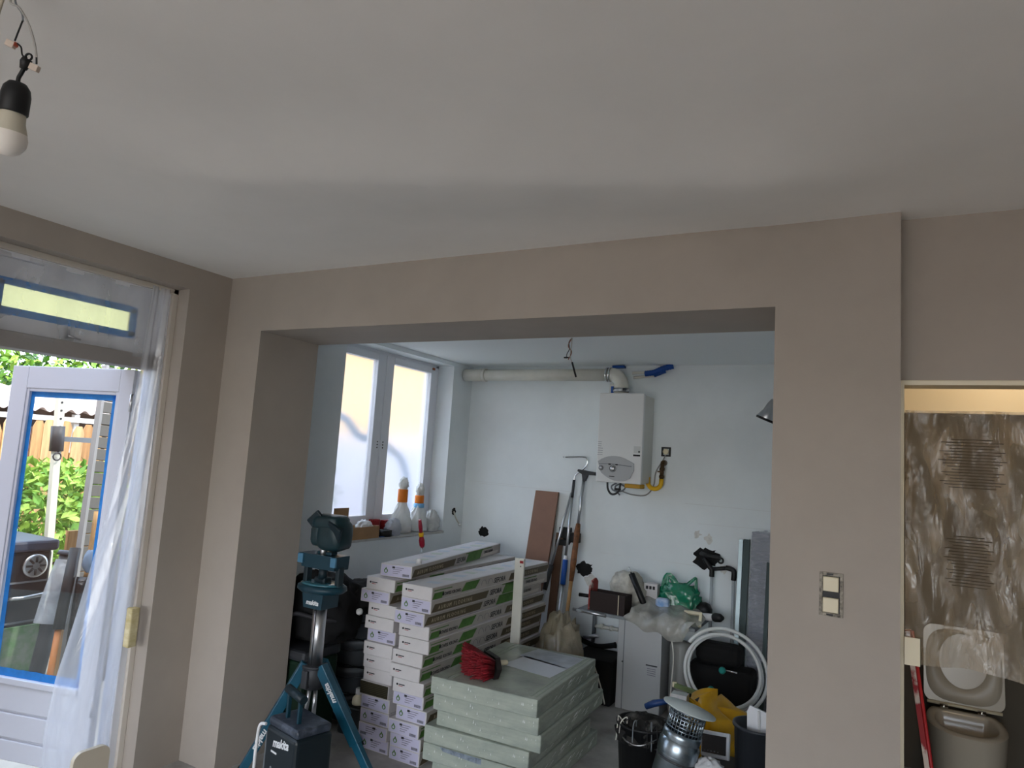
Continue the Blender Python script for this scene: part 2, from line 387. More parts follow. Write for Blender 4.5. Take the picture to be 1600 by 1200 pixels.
def tape_strip(x0, z0, x1, z1, wd, y, ax):
    b = B(); n = 14
    def f(u, v):
        t = u; off = wd*(v + (.10*noise.noise(Vector((t*9, x0*5+z0, v*3))) if 0 < v else 0))
        return Vector((x0+(x1-x0)*t + (off if ax == 'x' else 0), y, z0+(z1-z0)*t + (off if ax == 'z' else 0)))
    b.grid(f, n, 1); return b
for a in ((.10, 1.853, .658, 1.853, .030, 'z'), (.10, .413, .658, .413, .042, 'z'), (.10, .415, .10, 1.88, .03, 'x'), (.622, .415, .632, 1.88, .030, 'x')):
    t = tape_strip(a[0], a[1], a[2], a[3], a[4], -.0185, a[5]).ob('masking_tape', tape, leaf)
hg = B()
for z in (.3, 1.05, 1.8): hg.lathe([(.009, 0), (.009, .09)], 10, M=Matrix.Translation((-.006, .004, z)))
hg.ob('hinge', alu, leaf)

# ------------------------------------------------------------------ window_2: transom light above the garden door
w2 = thing('window_2', 'transom light above the garden door, yellowish pane edged with blue tape', 'window', (FX0, (DY0+DY1)/2, 2.10), kind=S)
TY0, TY1, TZ0, TZ1 = DY0+.065, DY1-.065, 2.10, 2.424
GY1, GZ0, GZ1 = 2.118, 2.185, 2.322; GY0 = DY0+.065+.13
sx = (XL-.185, XL-.135)
sb = B(); sb.box((sx[0], TY0, TZ0), (sx[1], TY1, GZ0), bev=.003); sb.box((sx[0], TY0, GZ1), (sx[1], TY1, TZ1), bev=.003); sb.box((sx[0], TY0, GZ0), (sx[1], GY0, GZ1)); sb.box((sx[0], GY1, GZ0), (sx[1], TY1, GZ1))
sb.ob('sash', whitegl, w2, w=True)
B().box((XL-.165, GY0, GZ0), (XL-.160, GY1, GZ1)).ob('pane', frosted('obscured transom glass', (212, 208, 172), .35, .4, (208, 204, 174)), w2, w=True)
for lo, hi in (((0, GY0-.012, GZ0-.012), (0, GY1+.012, GZ0+.022)), ((0, GY0-.012, GZ1-.018), (0, GY1+.012, GZ1+.014)), ((0, GY1-.022, GZ0), (0, GY1+.014, GZ1)), ((0, GY0-.014, GZ0), (0, GY0+.022, GZ1))):
    B().box((sx[1]-.002, lo[1], lo[2]), (sx[1]+.0015, hi[1], hi[2])).ob('masking_tape', tape, w2, w=True)
lt = B(); p = Vector((sx[1]+.004, 1.80, 2.135)); lt.box(p-Vector((.006, .012, .022)), p+Vector((.006, .012, .022)), bev=.003); lt.tube([p, p+Vector((.02, 0, -.01)), p+Vector((.03, .05, -.02))], .005)
lt.ob('latch', alu, w2, w=True)

# ------------------------------------------------------------------ window_1: kitchen window, two casements behind frosted film
w1 = thing('window_1', 'white twin casement kitchen window with frosted panes', 'window', (XL-.2, (WY0+WY1)/2, WZ), kind=S)
wx0, wx1 = XL-.215, XL-.15
fz0, fz1 = 1.10, 2.455
wf = B(); wf.box((wx0, WY0, WZ), (wx1-.01, WY1, 1.125)); wf.box((wx0, WY0, 2.43), (wx1-.01, WY1, fz1+.035)); wf.box((wx0, WY0, 1.1), (wx1-.01, WY0+.04, 2.45)); wf.box((wx0, WY1-.035, 1.1), (wx1-.01, WY1, 2.45))
wf.ob('window_frame', whitegl, w1, w=True)
filmpane = frosted('frosted pane', (255, 252, 246), .42, .12, (255, 255, 255))
screwm = black
for (a, b, g0, g1) in ((WY0+.03, 4.183, 3.665, 4.09), (4.189, WY1-.03, 4.285, 4.795)):
    cs = B(); cs.box((wx0+.01, a, 1.125), (wx1, g0, 2.43), bev=.003); cs.box((wx0+.01, g1, 1.125), (wx1, b, 2.43), bev=.003); cs.box((wx0+.01, g0, 1.125), (wx1, g1, 1.20), bev=.003); cs.box((wx0+.01, g0, 2.375), (wx1, g1, 2.43), bev=.003)
    c = cs.ob('casement', whitegl, w1, w=True)
    off = Vector(w1.location)
    pb = B().box((wx0+.03, g0-.005, 1.195), (wx0+.036, g1+.005, 2.38)); pb.ob('pane', filmpane, c).location = -off
    hs = B(); yy = (b-.03) if a < 4 else (a+.03)
    for k in range(3): hs.lathe([(.006, 0), (.006, .002)], 8, M=look((wx1, yy, 1.755-.022*k), (1, 0, 0)))
    hs.ob('screw_hole', screwm, c).location = -off
tg = B().box((wx1, 4.80, 2.405), (wx1+.012, 4.83, 2.425), bev=.002); tg.ob('catch', mat('rust', (150, 90, 60), .6, metal=.4), w1, w=True)
B().box((XL-.16, WY0, WZ-.012), (XL+.018, WY1+.0, WZ+.006), bev=.003).ob('window_sill', mat('dusty sill', (196, 196, 194), .6, var=.2, scale=8), w1, w=True)

# ================================================================== GARDEN
paving = mat('pale paving', (178, 172, 160), .85, c2=(140, 136, 126), scale=1.5, bump=.2, bscale=14)
g = B(); g.box((-40, -40, -.3), (40, RY-.3, -.1)); g.box((-40, RY-.3, -.3), (XL-WT, 40, -.1)); g.box((XL-WT, YK+.3, -.3), (40, 40, -.1))
tag(g.ob('ground', paving), 'pale paved ground around the house', 'ground', kind=S)

leafA = mat('leaf green', (96, 142, 46), .55); leafB = mat('leaf light green', (142, 176, 70), .55); leafC = mat('leaf dark green', (48, 84, 34), .6)
stemm = mat('bark', (92, 72, 50), .8)
# hedge far behind the shed
hd = thing('hedge', 'tall green hedge beyond the corrugated shed roof', 'hedge', (-12.6, 5.6, -.1))
B().leaves(7000, lambda r: (-12.6+r.uniform(-.6, .6), r.uniform(2.4, 8.2), r.uniform(1.2, 3.0)+.25*math.sin(r.random()*6)), .17, random.Random(1), nm=3).ob('foliage', [leafA, leafB, leafC], hd, w=True)
for y in (3.2, 4.6, 6.0, 7.4): B().tube([(-12.6, y, -.1), (-12.6, y+.1, 1.4), (-12.55, y, 2.2)], [.06, .05, .03]).ob('trunk', stemm, hd, w=True)
# shed: posts, wall boards, corrugated roof
sh = thing('garden_shed', 'low timber shed with grey corrugated roof behind the fence', 'shed', (-10, 5.2, -.1))
roofm = mat('corrugated cement', (188, 172, 166), .8, c2=(150, 136, 132), scale=3)
def corr(u, v):
    y = 2.9+4.6*u; return Vector((-9.0-2.2*v, y, 1.93+.36*v + .026*math.sin(y*2*math.pi/.17)))
rb = B(); rb.grid(corr, 27*8, 1); rb.ob('roof', roofm, sh, w=True)
B().box((-9.05, 2.9, 1.80), (-8.99, 7.5, 1.86)).ob('fascia', whitemat, sh, w=True)
for y in (3.1, 4.45, 5.05, 6.2, 7.3): B().box((-9.12, y, -.1), (-9.04, y+.06, 1.9)).ob('post', whitemat, sh, w=True)
B().box((-11.1, 2.95, -.1), (-11.0, 7.4, 2.2)).ob('rear_wall', mat('shed rear', (92, 84, 80), .8), sh, w=True)
# picket fence: every board a part
fe = thing('picket_fence', 'sunlit orange-brown picket fence of pointed boards', 'fence', (-8.5, 4.9, -.1))
fwood = [mat('fence wood %d' % k, c, .75, c2=tuple(v*.75 for v in c), scale=4, stretch=(8, 8, .6)) for k, c in enumerate(((206, 156, 104), (222, 176, 126), (188, 138, 90)))]
fm = []
for k in range(3):
    b = B(); b.prism([(0, -.062, 0), (0, .062, 0), (0, .062, 1.78), (0, .03, 1.86), (0, -.03, 1.86), (0, -.062, 1.78)], (.02, 0, 0)); me = b.mesh('board'); me.materials.append(fwood[k]); fm.append(me)
rg = random.Random(11)
for k in range(34):
    o = share(None, fm[rg.randrange(3)], 'board', fe); o.location = (rg.uniform(-.012, .012), -2.2+k*.138, rg.uniform(-.05, .05)); o.rotation_euler = (rg.uniform(-.02, .02), 0, 0)
for z in (.4, 1.45): B().box((-.05, -2.3, z), (-.005, 2.5, z+.08)).ob('rail', fwood[2], fe)
# bush in front of the fence
bu = thing('bush', 'dense light green bush below the picket fence', 'bush', (-7.1, 3.95, -.1))
def pb(r):
    while True:
        p = Vector((r.uniform(-1, 1), r.uniform(-1, 1), r.uniform(-1, 1)))
        if .45 < p.length < 1: return (-7.2+p.x*.75, 3.9+p.y*1.25, .62+p.z*.80)
B().leaves(5200, pb, .12, random.Random(5), nm=3).ob('foliage', [leafA, leafB, leafB], bu, w=True)
for a in range(5): B().tube([(-7.1, 3.9, -.1), (-7.1+.2*math.cos(a*1.3), 3.9+.3*math.sin(a*1.3), .7)], [.03, .012]).ob('stem', stemm, bu, w=True)
b2 = thing('bush', 'small green bush at the far left edge behind the door leaf', 'bush', (-6.75, 2.2, -.1))
B().leaves(1800, lambda r: (-6.75+max(-.4, min(.4, r.gauss(0, .2))), 2.2+max(-.45, min(.35, r.gauss(0, .25))), .9+r.gauss(0, .42)), .12, random.Random(9), nm=3).ob('foliage', [leafA, leafB, leafC], b2, w=True)
B().tube([(-6.75, 2.2, -.1), (-6.75, 2.22, .8)], [.03, .012]).ob('stem', stemm, b2, w=True)
# perforated white post with a bracket
po = thing('steel_prop', 'white perforated steel post with a clamp arm, seen through the door pane', 'post', (-5.8, 3.2, -.1))
pm = mat('cream powder coat', (226, 222, 206), .5)
pl_ = B(); M = frame((-5.8, 3.20, -.1), (0, 1, -.04), (1, 0, 0)); top = Vector((-5.8, 3.10, 2.1)); base = Vector((-5.8, 3.215, -.1))
ax = (top-base).normalized()
pl_.tube([base, top], .036, 4, sq=True); pl_.ob('post', pm, po, w=True)
for k in range(9):
    q = base + ax*(1.62+.065*k) + Vector((.026, 0, 0)); B().lathe([(.009, 0), (.009, .003)], 8, M=look(q, (1, 0, 0))).ob('perforation', darkgrey, po, w=True)
cl = B(); q = base + ax*1.72; cl.tube([q-ax*.1, q+ax*.1], .05, 10); cl.ob('clamp', darkgrey, po, w=True)
B().box(q+Vector((-.02, .04, -.02)), q+Vector((.02, .50, .02))).ob('clamp_arm', midgrey, po, w=True)
B().tube(arc(q+Vector((.05, -.01, -.14)), .03, 0, 2*math.pi, 10, (0, 1, 0), (0, 0, 1)), .006, 6).ob('ring_pin', darkgrey, po, w=True)
B().box((-5.9, 3.10, -.1), (-5.7, 3.33, -.08)).ob('base_plate', pm, po, w=True)
# tall slatted grey panel leaning in the garden, each slat a part
pa = thing('slatted_panel', 'tall grey slatted panel with white edge strip leaning outdoors', 'panel', (-5.05, 3.05, -.1))
slm = B().box((-.012, 0, 0), (.012, .36, .082), bev=.004, seg=1).mesh('slat'); slm.materials.append(mat('grey slat', (104, 100, 94), .6, var=.12, scale=5))
pa.rotation_euler = (R(-3.0), R(-4), 0); pa.location = (-4.98, 2.90, -.1)
for k in range(26):
    o = share(None, slm, 'slat', pa); o.location = (0, .03, .01+.088*k)
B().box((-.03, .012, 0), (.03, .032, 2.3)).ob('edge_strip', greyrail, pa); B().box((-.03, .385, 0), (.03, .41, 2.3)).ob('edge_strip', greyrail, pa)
# plywood offcut leaning behind
single(B().box((-5.32, 3.02, -.1), (-5.29, 3.18, .95), M=Matrix.Rotation(0, 4, 'Z')), 'plywood_strip', wood, 'narrow yellowish plywood strip upright beside the slatted panel', 'board')
# black storage chest with vents and handles
ch = thing('storage_chest', 'black garden chest with round silver vent and bar handle', 'chest', (-5.75, 2.55, -.1))
B().box((-6.15, 1.75, -.1), (-5.42, 3.0, .80), bev=.02).ob('body', mat('black textured plastic', (18, 20, 26), .5), ch, w=True)
B().box((-6.18, 1.72, .80), (-5.39, 3.03, .88), bev=.02).ob('lid', mat('slate plastic', (50, 56, 72), .45), ch, w=True)
for z in (.30, .58): B().box((-5.43, 1.76, z), (-5.41, 2.99, z+.012)).ob('groove_trim', midgrey, ch, w=True)
v = B(); v.lathe([(.085, 0), (.085, .012), (.07, .018)], 24, M=look((-5.41, 2.88, .70), (1, 0, 0))); vo = v.ob('vent', alu, ch, w=True)
vv = B()
for k in range(8):
    a = k*math.pi/4; c = Vector((-5.391, 2.88+.045*math.cos(a), .70+.045*math.sin(a))); vv.tube([c-Vector((0, math.cos(a), math.sin(a)))*.02, c+Vector((0, math.cos(a), math.sin(a)))*.02], .008, 6)
vv.ob('slot', black, vo).location = -ch.location
B().tube(spline([(-5.42, 2.72, .47), (-5.36, 2.74, .49), (-5.35, 2.80, .49), (-5.35, 2.95, .50)], 4), .014).ob('handle', alu, ch, w=True)
# rolled and wrapped poles in front
cyl = thing('film_wrapped_tube', 'dark tube with a clear plastic sleeve leaning behind the door pane', 'tube', (-4.75, 2.72, -.1))
a, b = Vector((-4.92, 2.70, -.1)), Vector((-5.0, 2.868, .825)); d = (b-a)
B().tube([a, b], .05, 16).ob('tube', darkgrey, cyl, w=True)
B().lathe([(.062, 0), (.062, .02), (.058, .03)], 18, M=look(b, d)).ob('cap', mat('slate cap', (78, 84, 96), .4), cyl, w=True)
B().lathe([(.095, 0), (.09, .15), (.07, .35), (.062, .42)], 18, M=look(a+d*.52, d), cap=(False, False)).ob('sleeve', film('sleeve film', (222, 226, 232), .55, .25, 8), cyl, w=True)
rl = thing('wrapped_roll', 'black roll wrapped in shiny film at the pane edge', 'roll', (-4.7, 2.85, -.1))
B().tube(spline([(-4.62, 2.80, -.1), (-4.66, 2.80, .3), (-4.70, 2.835, .72)], 4), .055, 14).ob('roll', mat('shiny black film', (22, 22, 24), .2, bump=.8, bscale=25), rl, w=True)
B().tube(spline([(-4.70, 2.838, .72), (-4.71, 2.85, .85), (-4.73, 2.87, 1.15)], 3), .018).ob('handle', wood, rl, w=True)
B().blob((-4.70, 2.845, .82), (.035, .04, .07), 4, .2, sub=3, flat=False).ob('tied_cloth', mat('blue grey cloth', (120, 136, 156), .8), rl, w=True)
sp = thing('garden_tool', 'tool with orange wooden handle leaning behind the door pane', 'tool', (-4.68, 2.68, -.1))
B().tube([(-4.60, 2.615, -.1), (-4.70, 2.70, .40)], .02).ob('handle', mat('orange wood', (190, 116, 54), .6), sp, w=True)
B().tube([(-4.70, 2.70, .40), (-4.80, 2.80, .9)], .034, 12).ob('head', black, sp, w=True)
single(B().box((-5.34, 2.62, -.1), (-5.32, 2.92, .30)), 'green_board', mat('green grey board', (120, 128, 112), .7, c2=(70, 110, 60), scale=8, hi=.6), 'greenish paint-stained board standing against the black chest', 'board')
# garden wall and sunlit neighbour gable seen blurred through the frosted kitchen panes
single(B().box((-6.6, 4.9, -.1), (-6.4, 13, 1.9), bev=.01), 'garden_wall', mat('grey render', (112, 114, 126), .85), 'pale rendered garden wall outside the kitchen window', 'wall')
nb = thing('neighbour_gable', 'cream rendered neighbouring house gable outside the kitchen window', 'building', (-9.6, 10.5, -.1))
B().box((-13, 8.4, -.1), (-9.4, 17, 6)).ob('wall', mat('cream render', (150, 118, 74), .8), nb, w=True)
B().prism([(-9.2, 8.3, 6), (-13.2, 8.3, 6), (-11.2, 8.3, 7.6)], (0, 9, 0)).ob('roof', roofm, nb, w=True)
ne = thing('added_extension', 'brick block added unseen beside the garden to cut its skylight', 'building', (-7.2, -6.0, -.1))  # unseen block added to cut skylight on the open door leaf
B().box((-10.5, -8.5, -.1), (XL-WT-.1, -2.2, 5.4)).ob('wall', brick, ne, w=True); B().box((-10.7, -8.7, 5.4), (XL-WT-.05, -2.0, 5.55)).ob('roof', darkgrey, ne, w=True)
gp = thing('climbing_plant', 'leafy green plant outside the left kitchen pane', 'plant', (-3.9, 4.02, -.1))
B().leaves(500, lambda r: (-3.85+r.gauss(0, .06), 3.98+r.gauss(0, .07), r.uniform(.6, 1.62)), .1, random.Random(21), nm=2).ob('foliage', [leafA, leafC], gp, w=True)
B().tube([(-3.9, 3.98, -.1), (-3.9, 3.98, 1.4)], [.015, .008]).ob('stem', stemm, gp, w=True)
ho = thing('garden_hose', 'blue grey hose looping outside the frosted kitchen panes', 'hose', (-3.75, 4.4, -.1))
B().tube(spline([(-3.72, 3.75, 1.0), (-3.72, 3.86, 1.85), (-3.72, 4.1, 1.93), (-3.72, 4.3, 1.80), (-3.72, 4.5, 1.78), (-3.72, 4.7, 1.72), (-3.72, 5.0, 1.40), (-3.72, 5.1, -.08)], 6), .032).ob('tube', mat('blue hose', (70, 110, 150), .5), ho, w=True)

# ================================================================== KITCHEN: FLOORING PACKS
PW, PL, PH = .205, 1.48, .0735
lav = mat('label paper', (196, 194, 218), .6); greenp = mat('green print', (86, 130, 62), .6, c2=(60, 100, 44), scale=25); brownp = mat('olive brown print', (92, 82, 62), .6)
ink = mat('black ink', (34, 34, 38), .6); inkg = mat('grey ink', (120, 118, 132), .6); sand = mat('sand letter ink', (188, 176, 150), .6); redink = mat('red ink', (170, 70, 70), .6); sidew = mat('carton side', (186, 180, 174), .6, var=.08, scale=9)
_b = B(); _b.box((-PW/2, 0, 0), (PW/2, PL, PH-.001), bev=.0025, seg=1); packm = _b.mesh('carton'); packm.materials.append(carton)
def drop(b, cx, cz, r, mi, y=-.0012):
    pts = [Vector((cx+r*math.sin(t)*(1 if abs(t) < 9 else 1), y, cz-r*math.cos(t)*1.0)) for t in [k*2*math.pi/14 for k in range(14)]]
    pts[7] = Vector((cx, y, cz+r*1.7)); b.prism(pts, (0, .001, 0), mi)
def end_label(flip=False):
    b = B(); s = -1 if flip else 1
    b.box((-PW/2+.006, -.0006, .004), (PW/2-.006, .0, PH-.006), 0)
    drop(b, -.066*s, PH*.44, .013, 1); drop(b, -.066*s, PH*.42, .007, 0, -.0018)
    for k in range(4): b.box((-.02*s if s > 0 else -.05, -.0012, .054-.011*k), ((-.02+.07-.012*k)*s if s > 0 else .03-.01*k, -.0006, .057-.011*k), 2)
    b.box((-.025 if s > 0 else .0, -.0012, .050), (-.008 if s > 0 else .02, -.0006, .061), 3)
    for k in range(9): x = (.045 if s > 0 else -.085)+.0048*k; b.box((x, -.0012, .010), (x+.0026, -.0006, .024), 3)
    me = b.mesh('end_label')
    for q in (lav, greenp, inkg, ink): me.materials.append(q)
    return me
def end_plain():
    b = B(); b.lathe([(.006, 0), (.006, .0012)], 12, 0, M=look((-.072, 0, .042), (0, -1, 0)))
    b.box((-.062, -.0012, .040), (-.022, 0, .045), 0); b.box((-.062, -.0012, .033), (-.035, 0, .036), 1)
    me = b.mesh('end_print')
    for q in (ink, redink): me.materials.append(q)
    return me
endL, endF, endP = end_label(), end_label(True), end_plain()
sx_ = PW/2+.0003
def side_mesh(kind):
    b = B(); X = sx_
    def q(y0, y1, z0, z1, mi, sk=0): b.prism([(X, y0, z0), (X, y1, z0), (X, y1+sk, z1), (X, y0+sk, z1)], (.0006, 0, 0), mi)
    q(.004, PL-.004, .003, PH-.004, 0)
    X += .0006
    if kind == 'A':
        q(.006, .60, .008, .050, 1, .03); q(.80, 1.06, .004, PH-.006, 2, .05); q(.80, 1.3, .060, .066, 2); q(1.10, 1.42, .010, .030, 3, .02)
    else:
        q(.006, .10, .006, .040, 2, .02); q(.30, .46, .012, .060, 2, .05); q(.02, .2, .05, .055, 2); q(.88, 1.46, .010, .052, 1, .03)
        for y in (.56, .64): b.tube([(X, y+.03*math.cos(t), .02+.03*math.sin(t)) for t in [k*math.pi/6 for k in range(7)]], .0011, 4, 4)
    me = b.mesh('side_print')
    for m_ in (sidew, brownp, greenp, mat('pale print', (206, 200, 192), .6), inkg): me.materials.append(m_)
    return me
sideA, sideB = side_mesh('A'), side_mesh('B')
tAur = text_mesh('AURUM FLOORING', .030, .15, 1.5, sand); tSef = text_mesh('SEFORA', .044, .3, .95, ink, .0006); tSwk = text_mesh('SWISS KRONO', .026, 0, 1.0, ink, .0004)
ringm = B().lathe([(.010, 0), (.010, .0008)], 14, M=look((0, 0, 0), (1, 0, 0))).mesh('logo_ring'); ringm.materials.append(ink)
def sidetext(p, kind):
    def T(me, y, z): share(None, me, 'lettering', p, frame((sx_+.0016, y, z), (0, 1, 0), (0, 0, 1)))
    if kind == 'A': T(tAur, .07, .018); T(tSef, .64, .018); T(tSwk, 1.14, .030)
    else: T(tSwk, .125, .016); T(tSef, .68, .016); T(tAur, .95, .020); o = share(None, ringm, 'logo_ring', p); o.location = (sx_+.001, .112, .026)
ORD = ['topmost', 'second', 'third', 'fourth', 'fifth', 'sixth', 'seventh', 'eighth', 'ninth', 'tenth', 'eleventh', 'twelfth', 'lowest']
def pack(x, y, z, rz, end, side, label):
    p = thing('flooring_pack', label, 'flooring pack', (x, y, z), R(rz), 'flooring packs in two piles')
    share(None, packm, 'carton', p)
    if end in 'LF': share(None, endL if end == 'L' else endF, 'end_label', p)
    elif end == 'P': share(None, endP, 'end_print', p)
    if side: share(None, sideA if side == 'A' else sideB, 'side_print', p); sidetext(p, side)
    return p
rj = [.018, .014, -.017, .0, .010, -.020, -.022, .008, .0, .028, -.004, .004, .0]
ends = 'PLLPPPPPLLLLL'; sides = 'BAABBBBBBABAA'
jr = random.Random(4)
for k in range(13):
    z = .955-PH*(k+1)
    e = {'P': 'plain printed end', 'L': 'end label with green drop'}[ends[k]]
    pack(-2.195-PW/2+rj[k], 3.24+jr.uniform(-.015, .02), max(z, 0), jr.uniform(-.5, .5), ends[k], sides[k], ('%s flooring pack of the right-hand pile, %s' % (ORD[k], e)) if k else 'topmost flooring pack of the right-hand pile, plain printed end, green side print')
lx = [-2.655, -2.685, -2.632, -2.645, -2.64, -2.645, -2.645, -2.643, -2.65, -2.636, -2.63, -2.628, -2.625]
lends = 'PLPPLPPPOFLFL'
olive = mat('dark olive plank edge', (58, 54, 34), .6); olive2 = mat('dark gap', (20, 18, 12), .8)
for k in range(13):
    z = max(.955-PH*(k+1), 0)
    lab = {'P': 'plain printed end', 'L': 'end label with green drop', 'F': 'upside-down end label', 'O': 'open end showing dark planks'}[lends[k]]
    p = pack(lx[k]+PW/2, (3.27 if k > 1 else 3.25)+jr.uniform(-.015, .015), z, jr.uniform(-.4, .4) if k != 1 else 1.5, lends[k], 'B' if k == 0 else ('A' if k == 1 else ''), '%s flooring pack of the left-hand pile, %s' % (ORD[k], lab))
    if k == 8:
        B().box((-PW/2+.003, -.0006, .002), (PW/2-.003, 0, PH-.003)).ob('open_end', olive2, p)
        for q in range(7): B().box((-PW/2+.004, -.0016, .004+.0097*q), (PW/2-.004, -.0004, .0105+.0097*q)).ob('plank_edge', olive, p)
pack(-2.503, 3.325, .9555, 8.8, 'L', 'A', 'single flooring pack lying askew across the top of both piles')
# faint print on the two visible pack tops
tpm = B(); rg = random.Random(6)
for k in range(9): y = .1+.15*k; x = rg.uniform(-.07, .0); tpm.prism([(x, y, 0), (x+.07, y+.02, 0), (x+.06, y+.09, 0), (x-.01, y+.06, 0)], (0, 0, .0005), k % 2)
tpm = tpm.mesh('top_print'); tpm.materials.append(mat('pale blue print', (188, 196, 206), .5)); tpm.materials.append(mat('pale green print', (190, 198, 184), .5))
for o in [o for o in COL.objects if o.name.startswith('flooring_pack') and ('askew' in o['label'] or o['label'].startswith('topmost flooring pack of the right'))]:
    t_ = share(None, tpm, 'top_print', o); t_.location = (0, 0, PH-.0009); t_['kind'] = 'stuff'
# small white stub on the askew pack
single(B().lathe([(.0001, 0), (.017, 0), (.017, .022), (.013, .028), (.0001, .03)], 16, M=Matrix.Translation((-2.44, 3.46, 1.0292))), 'white_stub', whitemat, 'small white stub standing on the askew flooring pack', 'cap')

# ================================================================== SAGE BOX STACK
sage = mat('sage carton under stretch film', (178, 186, 174), .25, c2=(144, 154, 146), scale=5, bump=.25, bscale=18, stretch=(1, 1, 3))
fleck = mat('painted film glint', (216, 222, 220), .3)  # pale slivers: highlights of the stretch film painted on as colour
sb_ = [((673, 1056), (841, 1094)), ((676, 1080), (844, 1123)), ((677, 1105), (852, 1150)), ((655, 1129), (816, 1173)), ((649, 1156), (812, 1202))]
SH = .088; sord = ['topmost', 'second', 'third', 'fourth', 'fifth', 'lowest']
bxm = B(); bxm.box((-.305, 0, 0), (.305, .88, SH-.001), bev=.006); bxm = bxm.mesh('carton'); bxm.materials.append(sage)
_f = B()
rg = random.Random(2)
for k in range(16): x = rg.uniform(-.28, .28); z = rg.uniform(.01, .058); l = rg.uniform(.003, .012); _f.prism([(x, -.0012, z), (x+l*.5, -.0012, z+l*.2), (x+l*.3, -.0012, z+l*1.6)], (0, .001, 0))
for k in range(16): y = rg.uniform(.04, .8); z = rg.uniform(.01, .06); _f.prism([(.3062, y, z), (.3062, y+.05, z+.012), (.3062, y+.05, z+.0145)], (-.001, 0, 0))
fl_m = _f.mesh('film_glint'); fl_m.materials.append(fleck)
tops = []
for k in range(6):
    zt = SH*(6-k)
    a, b = [hit(*q, 2, zt) for q in sb_[min(k, 4)]]
    c = (a+b)/2
    if k == 5: c.x -= .02
    c = Vector((min(max(c.x, -1.822), -1.74), min(max(c.y, 3.10), 3.28), 0))
    p = thing('tile_carton', '%s sage green film-wrapped carton of the low stack%s' % (sord[k], ', carrying the red brush' if k == 0 else ''), 'carton', (c.x, c.y, zt-SH), R([2.5, 1.5, .5, 2, 1, 0][k]), 'sage green cartons stacked on the floor')
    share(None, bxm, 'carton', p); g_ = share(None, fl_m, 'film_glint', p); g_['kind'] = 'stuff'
    if k == 0:
        SAGE0 = p
        lb_ = B(); lb_.prism([(-.10, .42, SH), (.22, .36, SH), (.24, .58, SH), (-.06, .66, SH)], (0, 0, .0006)); lb_.ob('paper_sheet', mat('paper', (214, 220, 228), .4), p)
        B().prism([(-.10, .64, SH), (.24, .57, SH), (.25, .82, SH), (-.06, .85, SH)], (0, 0, .0006)).ob('paper_sheet', mat('grey print paper', (150, 158, 166), .4, c2=(206, 212, 220), scale=5), p)
        tp = B()
        for x in (-.20, -.23, .25, .275): tp.box((x, .03, SH-.0005), (x+.008, .85, SH+.0012))
        tp.ob('film_fold', mat('film fold', (172, 184, 168), .25), p)
    if k == 4: B().prism([(-.20, -.001, SH-.002), (.05, -.001, SH-.002), (.05, -.001, SH-.03), (-.18, -.001, SH-.02)], (0, -.0008, 0)).ob('paper_label', mat('blue grey label', (150, 164, 178), .5, c2=(90, 100, 112), scale=30), p)

# red hand brush lying on the stack
br = thing('hand_brush', 'dark red bristled hand brush lying on the topmost sage carton', 'brush', (-1.90, 3.33, .5285), R(-35))
hb = B(); hb.prism([(-.105, .035, .0), (.105, .035, .0), (.11, .05, .05), (.07, .055, .10), (-.07, .055, .10), (-.11, .05, .05)], (0, .03, 0)); hb.ob('brush_block', mat('brush block', (30, 26, 26), .5), br)
bb = B(); rg = random.Random(12)
for i in range(22):
    for j in range(9):
        u = i/21-.5; v = j/8
        base_ = Vector((u*.19, .04, .012+.08*v)); tip = Vector((u*.26+rg.uniform(-.008, .008), -.065+rg.uniform(-.012, .012)-.02*math.cos(u*5), .008+.125*v+rg.uniform(-.006, .006)))
        bb.tube([base_, (base_+tip)/2+Vector((0, 0, .003)), tip], [.006, .0065, .004], 5)
o_ = bb.ob('bristles', redp, br); o_['kind'] = 'stuff'
B().tube(spline([(.02, .06, .055), (.03, .10, .06), (.035, .15, .06)], 4), [.014]*8+[.010]).ob('handle_stub', creamp, br)

# white plank leaning upright between the piles
pk = thing('white_plank', 'narrow white plank standing upright between packs and sage cartons', 'plank', (-2.118, 4.16, 0))
B().box((-.034, -.010, 0), (.034, .010, 1.035), bev=.002).ob('plank', mat('white laminate', (216, 214, 204), .5, var=.05, scale=6), pk)
B().box((.004, -.0115, 1.005), (.030, -.0095, 1.022)).ob('sticker', red, pk); B().lathe([(.004, 0), (.004, .001)], 8, M=look((.012, -.0105, .985), (0, -1, 0))).ob('hole', black, pk)

# ================================================================== TRIPOD WORK LIGHT
TX, TY = -2.622, 2.85
tl = thing('tripod_work_light', 'teal tripod site light with aluminium mast, standing in the wide opening', 'work light', (TX, TY, 0))
B().lathe([(.036, .50), (.036, .86)], 24).ob('mast', alu, tl)
B().tube([(.006, -.0355, .55), (.006, -.0355, .84)], .003, 5).ob('mast_groove', darkgrey, tl); B().lathe([(.0045, 0), (.0045, .002)], 8, M=look((.0, -.0362, .83), (0, -1, 0))).ob('mast_hole', black, tl)
hub = B(); hub.lathe([(.05, .43), (.062, .47), (.062, .535), (.05, .545)], 20); hub.lathe([(.066, .535), (.066, .548)], 20); hub.box((-.02, -.075, .44), (.02, -.04, .53), bev=.006); hub.ob('leg_hub', darkgrey, tl)
co = B(); co.prism([(-.062, -.062, .842), (.062, -.062, .842), (.075, -.07, .94), (-.075, -.07, .94)], (0, .125, 0)); coo = co.ob('collar', teal, tl)
wlet = mat('white lettering', (224, 226, 228), .5)
share(None, text_mesh('makita', .034, .3, .95, wlet, .0012, 'CENTER'), 'lettering', coo, frame((0, -.0655, .862), (1, 0, 0), (0, -.08, 1)))
